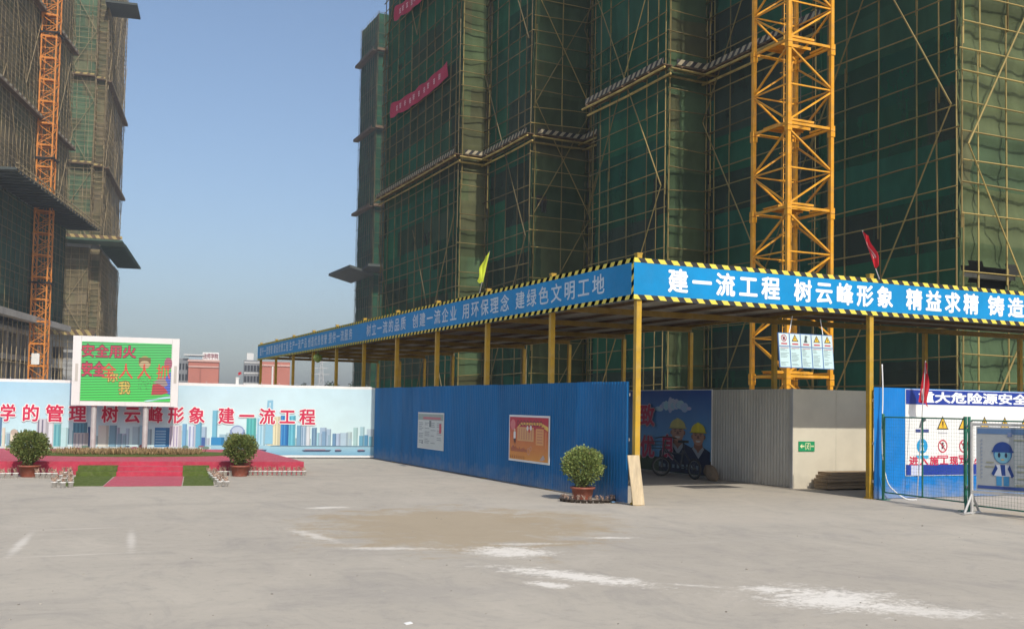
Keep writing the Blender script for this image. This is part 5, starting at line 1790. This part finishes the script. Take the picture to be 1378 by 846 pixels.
# ------------------------------------------------------------------ flags
def flag(label, base, top, quad, matl, seed, marks=False):
    """quad: photo places of the cloth's corners (pole side top, pole side bottom, free bottom, free top), in a plane through the pole top"""
    base, top = V(base), V(top)
    root = thing('flag', label, 'flag', base)
    b = MB(); b.tube([base, top], .009, 6); b.build('flagpole', STEEL, root)
    n1, n2 = 14, 10
    q = [on(px, py, top, FW) for px, py in quad]
    sz = (q[0] - q[1]).length
    g_ = []
    for i in range(n1 + 1):
        for j in range(n2 + 1):
            s_, t = i / n1, j / n2
            p = q[0].lerp(q[1], s_).lerp(q[3].lerp(q[2], s_), t)
            p += FW * sz * (.10 * math.sin(t * 7 + s_ * 4 + seed) * t + .035 * math.sin(s_ * 9 + seed * 2 + t * 3) * min(1, t * 3))
            p += RT * sz * .04 * math.sin(s_ * 8 + seed) * t + UP * sz * .03 * math.sin(t * 6 + seed)
            g_.append(p)
    b = MB()
    b.add(g_, [(i * (n2 + 1) + j, i * (n2 + 1) + j + 1, (i + 1) * (n2 + 1) + j + 1, (i + 1) * (n2 + 1) + j) for i in range(n1) for j in range(n2)])
    fo = b.build('flag_cloth', matl, root, smooth=True)
    if marks:
        b = MB()
        for s0, t0, s1, t1 in marks:
            for i in range(int(s0 * n1), int(s1 * n1)):
                for j in range(int(t0 * n2), int(t1 * n2)):
                    if (i * 3 + j * 2 + seed) % 3 == 0: continue
                    b.add([x - FW * .006 for x in (g_[i * (n2 + 1) + j], g_[i * (n2 + 1) + j + 1], g_[(i + 1) * (n2 + 1) + j + 1], g_[(i + 1) * (n2 + 1) + j])], [(0, 1, 2, 3)])
        b.build('flag_mark', mat('faded_white', (.65, .42, .42), .8, .1), fo, smooth=True)
    return root
fb_ = onX(645, 383, 9.02)
flag('lime yellow flag on a short pole atop the long left fascia', (9.02, fb_.y, 4.08), onX(659, 338, 8.98), [(659, 339), (650, 381), (641.5, 379), (652, 345)], YELF, 1)
fb_ = onY(1184, 366, 14.82)
flag('red flag hanging from a leaning pole atop the front fascia', (fb_.x, 14.82, 4.08), onY(1160.5, 310, 14.82), [(1160, 311), (1177, 361), (1184, 357), (1168, 318)], REDF, 2, [(.35, .3, .75, .7)])
fb_ = onY(1237, 602, 14.4)
flag('red flag drooping in front of the white hazard sheet by the mesh fence', V((fb_.x - .04, 14.42, 0.0)), onY(1245.5, 485, 14.4), [(1244.5, 486), (1236, 539), (1252, 547), (1247, 489)], REDF, 4, [(.1, .2, .35, .8), (.65, .1, .95, .5)])

# ------------------------------------------------------------------ red banners on the near building
def cloth_banner(label, pa, pb, hgt):
    a, c = V(pa), V(pb)
    root = thing('cloth_banner', label, 'banner', a, 'red banners on the green netting')
    b = MB(); n1 = 24
    g_ = []
    for j in range(4):
        for i in range(n1 + 1):
            p = a.lerp(c, i / n1) + V((-.06 - .05 * math.sin(i * 1.1 + j), 0, -hgt * j / 3 + .10 * noise.noise(V((i * .4, j, 3))) - .25 * math.sin(i / n1 * math.pi)))
            g_.append(p)
    b.add(g_, [(j * (n1 + 1) + i, j * (n1 + 1) + i + 1, (j + 1) * (n1 + 1) + i + 1, (j + 1) * (n1 + 1) + i) for j in range(3) for i in range(n1)])
    o = b.build('banner_cloth', REDB, root, smooth=True)
    b = MB()
    for i in range(3, n1 - 2, 2):
        q = g_[(n1 + 1) + i].lerp(g_[2 * (n1 + 1) + i], .5)
        d = (c - a).normalized()
        for s_ in range(3):
            w_ = d * .17; zc_ = V((0, 0, (s_ - 1) * hgt * .13))
            b.obox(q + V((-.035, 0, 0)) + zc_, w_ * random.uniform(.6, 1.1), V((.004, 0, 0)), V((0, 0, .045)))
    b.build('banner_mark', mat('faded_pink', (.55, .33, .36), .8, .1), o)
flag_x = 21.9
p1, p2 = onX(527, 141, flag_x), onX(604, 83, flag_x)
cloth_banner('long dark red banner sagging across the netting at mid height', p1, p2, .95)
p1, p2 = onX(532, 11, flag_x), onX(600, -52, flag_x)
cloth_banner('dark red banner on the netting cut by the top picture edge', p1, p2, .95)

# ------------------------------------------------------------------ distant buildings, pylon, trees
def block(name, label, px0, px1, ytop, d, depth, matl, side, cat='building'):
    """viewer-facing facade between two photo columns at depth d"""
    a, c = wpt(px0, d), wpt(px1, d + (px1 - px0) * d / F * .25)
    u = (c - a); L = u.length; u.normalize(); n = V((u.y, -u.x, 0))
    if n.dot(-FW) < 0: n = -n
    r = ray(px0, ytop); H = (CAM + r * ((a - CAM).dot(FW) / r.dot(FW))).z
    root = thing(name, label, cat, a)
    b = MB(); b.obox((a + c) / 2 - n * depth / 2 + V((0, 0, H / 2)), u * L / 2, n * depth / 2, V((0, 0, H / 2)))
    b.build('wall', matl, root)
    return root, a, u, n, L, H
r_, a, u, n, L, H = block('school_building', 'pink walled building with a white rooftop sign beside the screen', 252, 293, 484, 262, 14, BRICKP, None)
b = MB(); b.obox(a + u * L / 2 + n * .12 + V((0, 0, H - 1.6)), u * L / 2, n * .12, V((0, 0, .18))); b.obox(a + u * L / 2 + n * .12 + V((0, 0, H - .1)), u * (L / 2 + .2), n * .2, V((0, 0, .25))); b.build('cornice', mat('pale_trim', (.55, .35, .30), .8, .05), r_)
b = MB(); b.obox(a + u * (L * .4) + n * .1 + V((0, 0, (H - 2) / 2)), u * .12, n * .1, V((0, 0, (H - 2) / 2))); b.build('pilaster', mat('pink_dark', (.30, .11, .08), .8, .05), r_)
sgb = MB(); sgb.obox(a + u * (L * .72) - n * 1 + V((0, 0, H + 1.1)), u * L * .27, n * .12, V((0, 0, 1.0))); sg_ = sgb.build('rooftop_sign', WHITE, r_)
pr = Print(a - n * .86 + V((0, 0, H + 1.1)), u, (0, 0, 1), n); pr.text('技师学院', L * .47, L * .97, 0, 1.3, None, 0, .03); pr.build('lettering', mat('dark_red_lettering', (.2, .04, .06), .7, .05), sg_)
b = MB(); b.obox(a + u * (L * .22) - n * 3 + V((0, 0, H + .7)), u * L * .22, n * 2, V((0, 0, .5))); b.build('rooftop_room', mat('blue_grey', (.30, .40, .46), .6, .1), r_)
b = MB(); b.obox(a + u * (L * .18) - n * 3 + V((0, 0, H + 1.35)), u * L * .34, n * 2.4, V((0, 0, .14))); b.build('rooftop_slab', PALEB, r_)
b = MB(); b.obox(a - u * 1.3 - n * 8 + V((0, 0, H * .52)), u * 1.2, n * 6, V((0, 0, H * .52))); wg = b.build('side_wing', GREYB, r_)
b = MB()
for k in range(4):
    for j in range(3): b.obox(a - u * 1.3 - n * (1.94) + V((0, 0, 2 + k * 2.7)) + u * (j - 1) * .75, u * .22, n * .02, V((0, 0, .8)))
b.build('window', GLASSD, wg)

r_, a, u, n, L, H = block('office_building', 'grey windowed block left of the canopy end', 327, 348, 484, 262, 12, GREYB, None)
for k in range(4):
    for j in range(5):
        b = MB(); b.obox(a + u * L * (j + .5) / 5 + n * .03 + V((0, 0, 1.8 + k * 2.7)), u * L * .07, n * .03, V((0, 0, .75))); b.build('window', GLASSD, r_)
b = MB(); b.obox(a + u * L * .38 - n * 3 + V((0, 0, H + .9)), u * .22 * L, n * 2, V((0, 0, .9))); b.build('rooftop_room', PALEB, r_)
b = MB(); b.tube([a + u * L * .5 - n * 3 + V((0, 0, H + 1.8)), a + u * L * .5 - n * 3 + V((0, 0, H + 4.2))], .05, 5); b.build('antenna', STEEL, r_)
for k in range(5):
    b = MB(); b.obox(a + u * L / 2 + n * .05 + V((0, 0, .6 + k * 2.7)), u * L / 2, n * .04, V((0, 0, .12))); b.build('floor_line', PALEB, r_)
r_, a, u, n, L, H = block('annex_building', 'pink block seen under the far end of the canopy', 348.6, 389, 486, 261, 12, BRICKP, None)
b = MB(); b.obox(a + u * L / 2 + n * .12 + V((0, 0, H - .9)), u * L / 2, n * .12, V((0, 0, .2))); b.build('cornice', mat('pale_trim', (.55, .35, .30), .8, .05), r_)
b = MB(); b.obox(a + u * L * .42 + n * .08 + V((0, 0, H / 2 - .6)), u * .2, n * .08, V((0, 0, H / 2 - .6))); b.build('drain_pipe', PALEB, r_)
gp = wpt(318, 120)
gt = thing('gate_pillar', 'slim white gate pillar seen over the mural', 'pillar', gp)
b = MB(); b.box(gp.x - .17, gp.x + .17, gp.y - .17, gp.y + .17, 0, 4.2); b.box(gp.x - .22, gp.x + .22, gp.y - .22, gp.y + .22, 4.2, 4.32); b.build('shaft', WHITE, gt)
fp = gp + V((.38, 0, 0))
flag('tiny red flag beside the slim white pillar over the mural', fp, fp + V((0, 0, 5.0)), [(320.5, 501), (320.8, 505), (325, 503), (324.5, 500)], REDF, 5)
pp = wpt(431, 420)
py_ = thing('power_pylon', 'faint lattice power pylon far away under the canopy', 'pylon', pp)
b = MB()
for sx in (-1, 1):
    for sy in (-1, 1): b.bar(pp + V((sx * 1.6, sy * 1.6, 0)), pp + V((sx * .3, sy * .3, 19)), .14)
for k in range(8):
    z = 2 + k * 2.1; w_ = 1.6 - 1.3 * z / 19
    for sy in (-1, 1): b.bar(pp + V((-w_, sy * w_, z)), pp + V((w_ * .88, sy * w_ * .88, z + 2.1)), .08); b.bar(pp + V((w_, sy * w_, z)), pp + V((-w_ * .88, sy * w_ * .88, z + 2.1)), .08)
for z, l_ in ((13, 3.4), (15.5, 3.0), (18, 2.4)): b.bar(pp + V((-l_, 0, z)), pp + V((l_, 0, z)), .2)
b.build('lattice', STEEL, py_)
TL = ['rounded far tree on the horizon under the canopy, %s from the left' % o_ for o_ in ORD[:9]]
for k, px in enumerate((398, 409, 418, 427, 437, 447, 457, 466, 478)):
    tp = wpt(px, 300 + 25 * math.sin(k * 2.1)); hh = 6.6 + 1.4 * math.sin(k * 1.7)
    tr_ = thing('broadleaf_tree', TL[k], 'tree', tp, 'trees on the horizon')
    b = MB(); b.tube([tp, tp + V((.1, 0, hh * .4)), tp + V((0, .1, hh * .75))], [.22, .16, .06], 6); b.build('trunk', BARK, tr_)
    b = MB(); rr = random.Random(k)
    for q in range(500):
        d = V((rr.gauss(0, 1), rr.gauss(0, 1), rr.gauss(0, 1))).normalized()
        p = tp + V((d.x * 2.3, d.y * 2.3, d.z * hh * .33)) * rr.uniform(.4, 1) * (1 + .35 * noise.noise(d * 2 + V((k, 0, 0)))) + V((0, 0, hh * .62))
        a_ = V((rr.uniform(-1, 1), rr.uniform(-1, 1), rr.uniform(-1, 1))).normalized() * .35; c_ = a_.cross(d).normalized() * .25
        b.add([p - a_, p + c_, p + a_, p - c_], [(0, 1, 2, 3)], 0, (.05 * rr.uniform(.6, 1.4), .08 * rr.uniform(.6, 1.4), .035))
    b.build('crown', LEAF, tr_)

# rubble and scraps on the ground
b = MB(); rr = random.Random(77)
for k in range(150):
    px, py = rr.uniform(-60, 1440), 640 + 220 * rr.random() ** 1.4
    c = gr(px, py)
    if c.x > 14 and c.y > 14.5: continue
    r = rr.uniform(.0025, .0065) * (1.8 if rr.random() < .05 else 1)
    t = rr.uniform(0, 6.28)
    b.obox(c + V((0, 0, r * .5)), V((math.cos(t) * r * 1.3, math.sin(t) * r * 1.3, r * .2)), V((-math.sin(t) * r, math.cos(t) * r, 0)), V((r * .3, 0, r * .6)))
tag(b.build('gravel', mat('pebble', (.32, .295, .25), .9, .3, 10, island=.5)), 'loose grit scattered over the concrete yard', 'grit', kind='stuff')
c = gr(549.5, 839)
b = MB(); b.obox(c + V((0, 0, .006)), V((.028, .006, .002)), V((-.004, .016, .003)), V((0, 0, .002)))
tag(b.build('paper_scrap', WHITE), 'tiny white paper scrap on the concrete near the bottom edge', 'litter')

# ------------------------------------------------------------------ haze
HZ = .00075
hz = MB(); hz.box(-950, 950, -340, 1050, -1.0, 82)
hm = bpy.data.materials.new('haze_air'); hm.use_nodes = True
n = hm.node_tree.nodes; n.clear()
pv = n.new('ShaderNodeVolumePrincipled'); pv.inputs['Color'].default_value = (.80, .86, .93, 1); pv.inputs['Density'].default_value = HZ; pv.inputs['Anisotropy'].default_value = .2
ho = n.new('ShaderNodeOutputMaterial'); hm.node_tree.links.new(pv.outputs[0], ho.inputs['Volume'])
tag(hz.build('haze', hm), 'pale smoggy air over the building site', 'haze', kind='stuff')
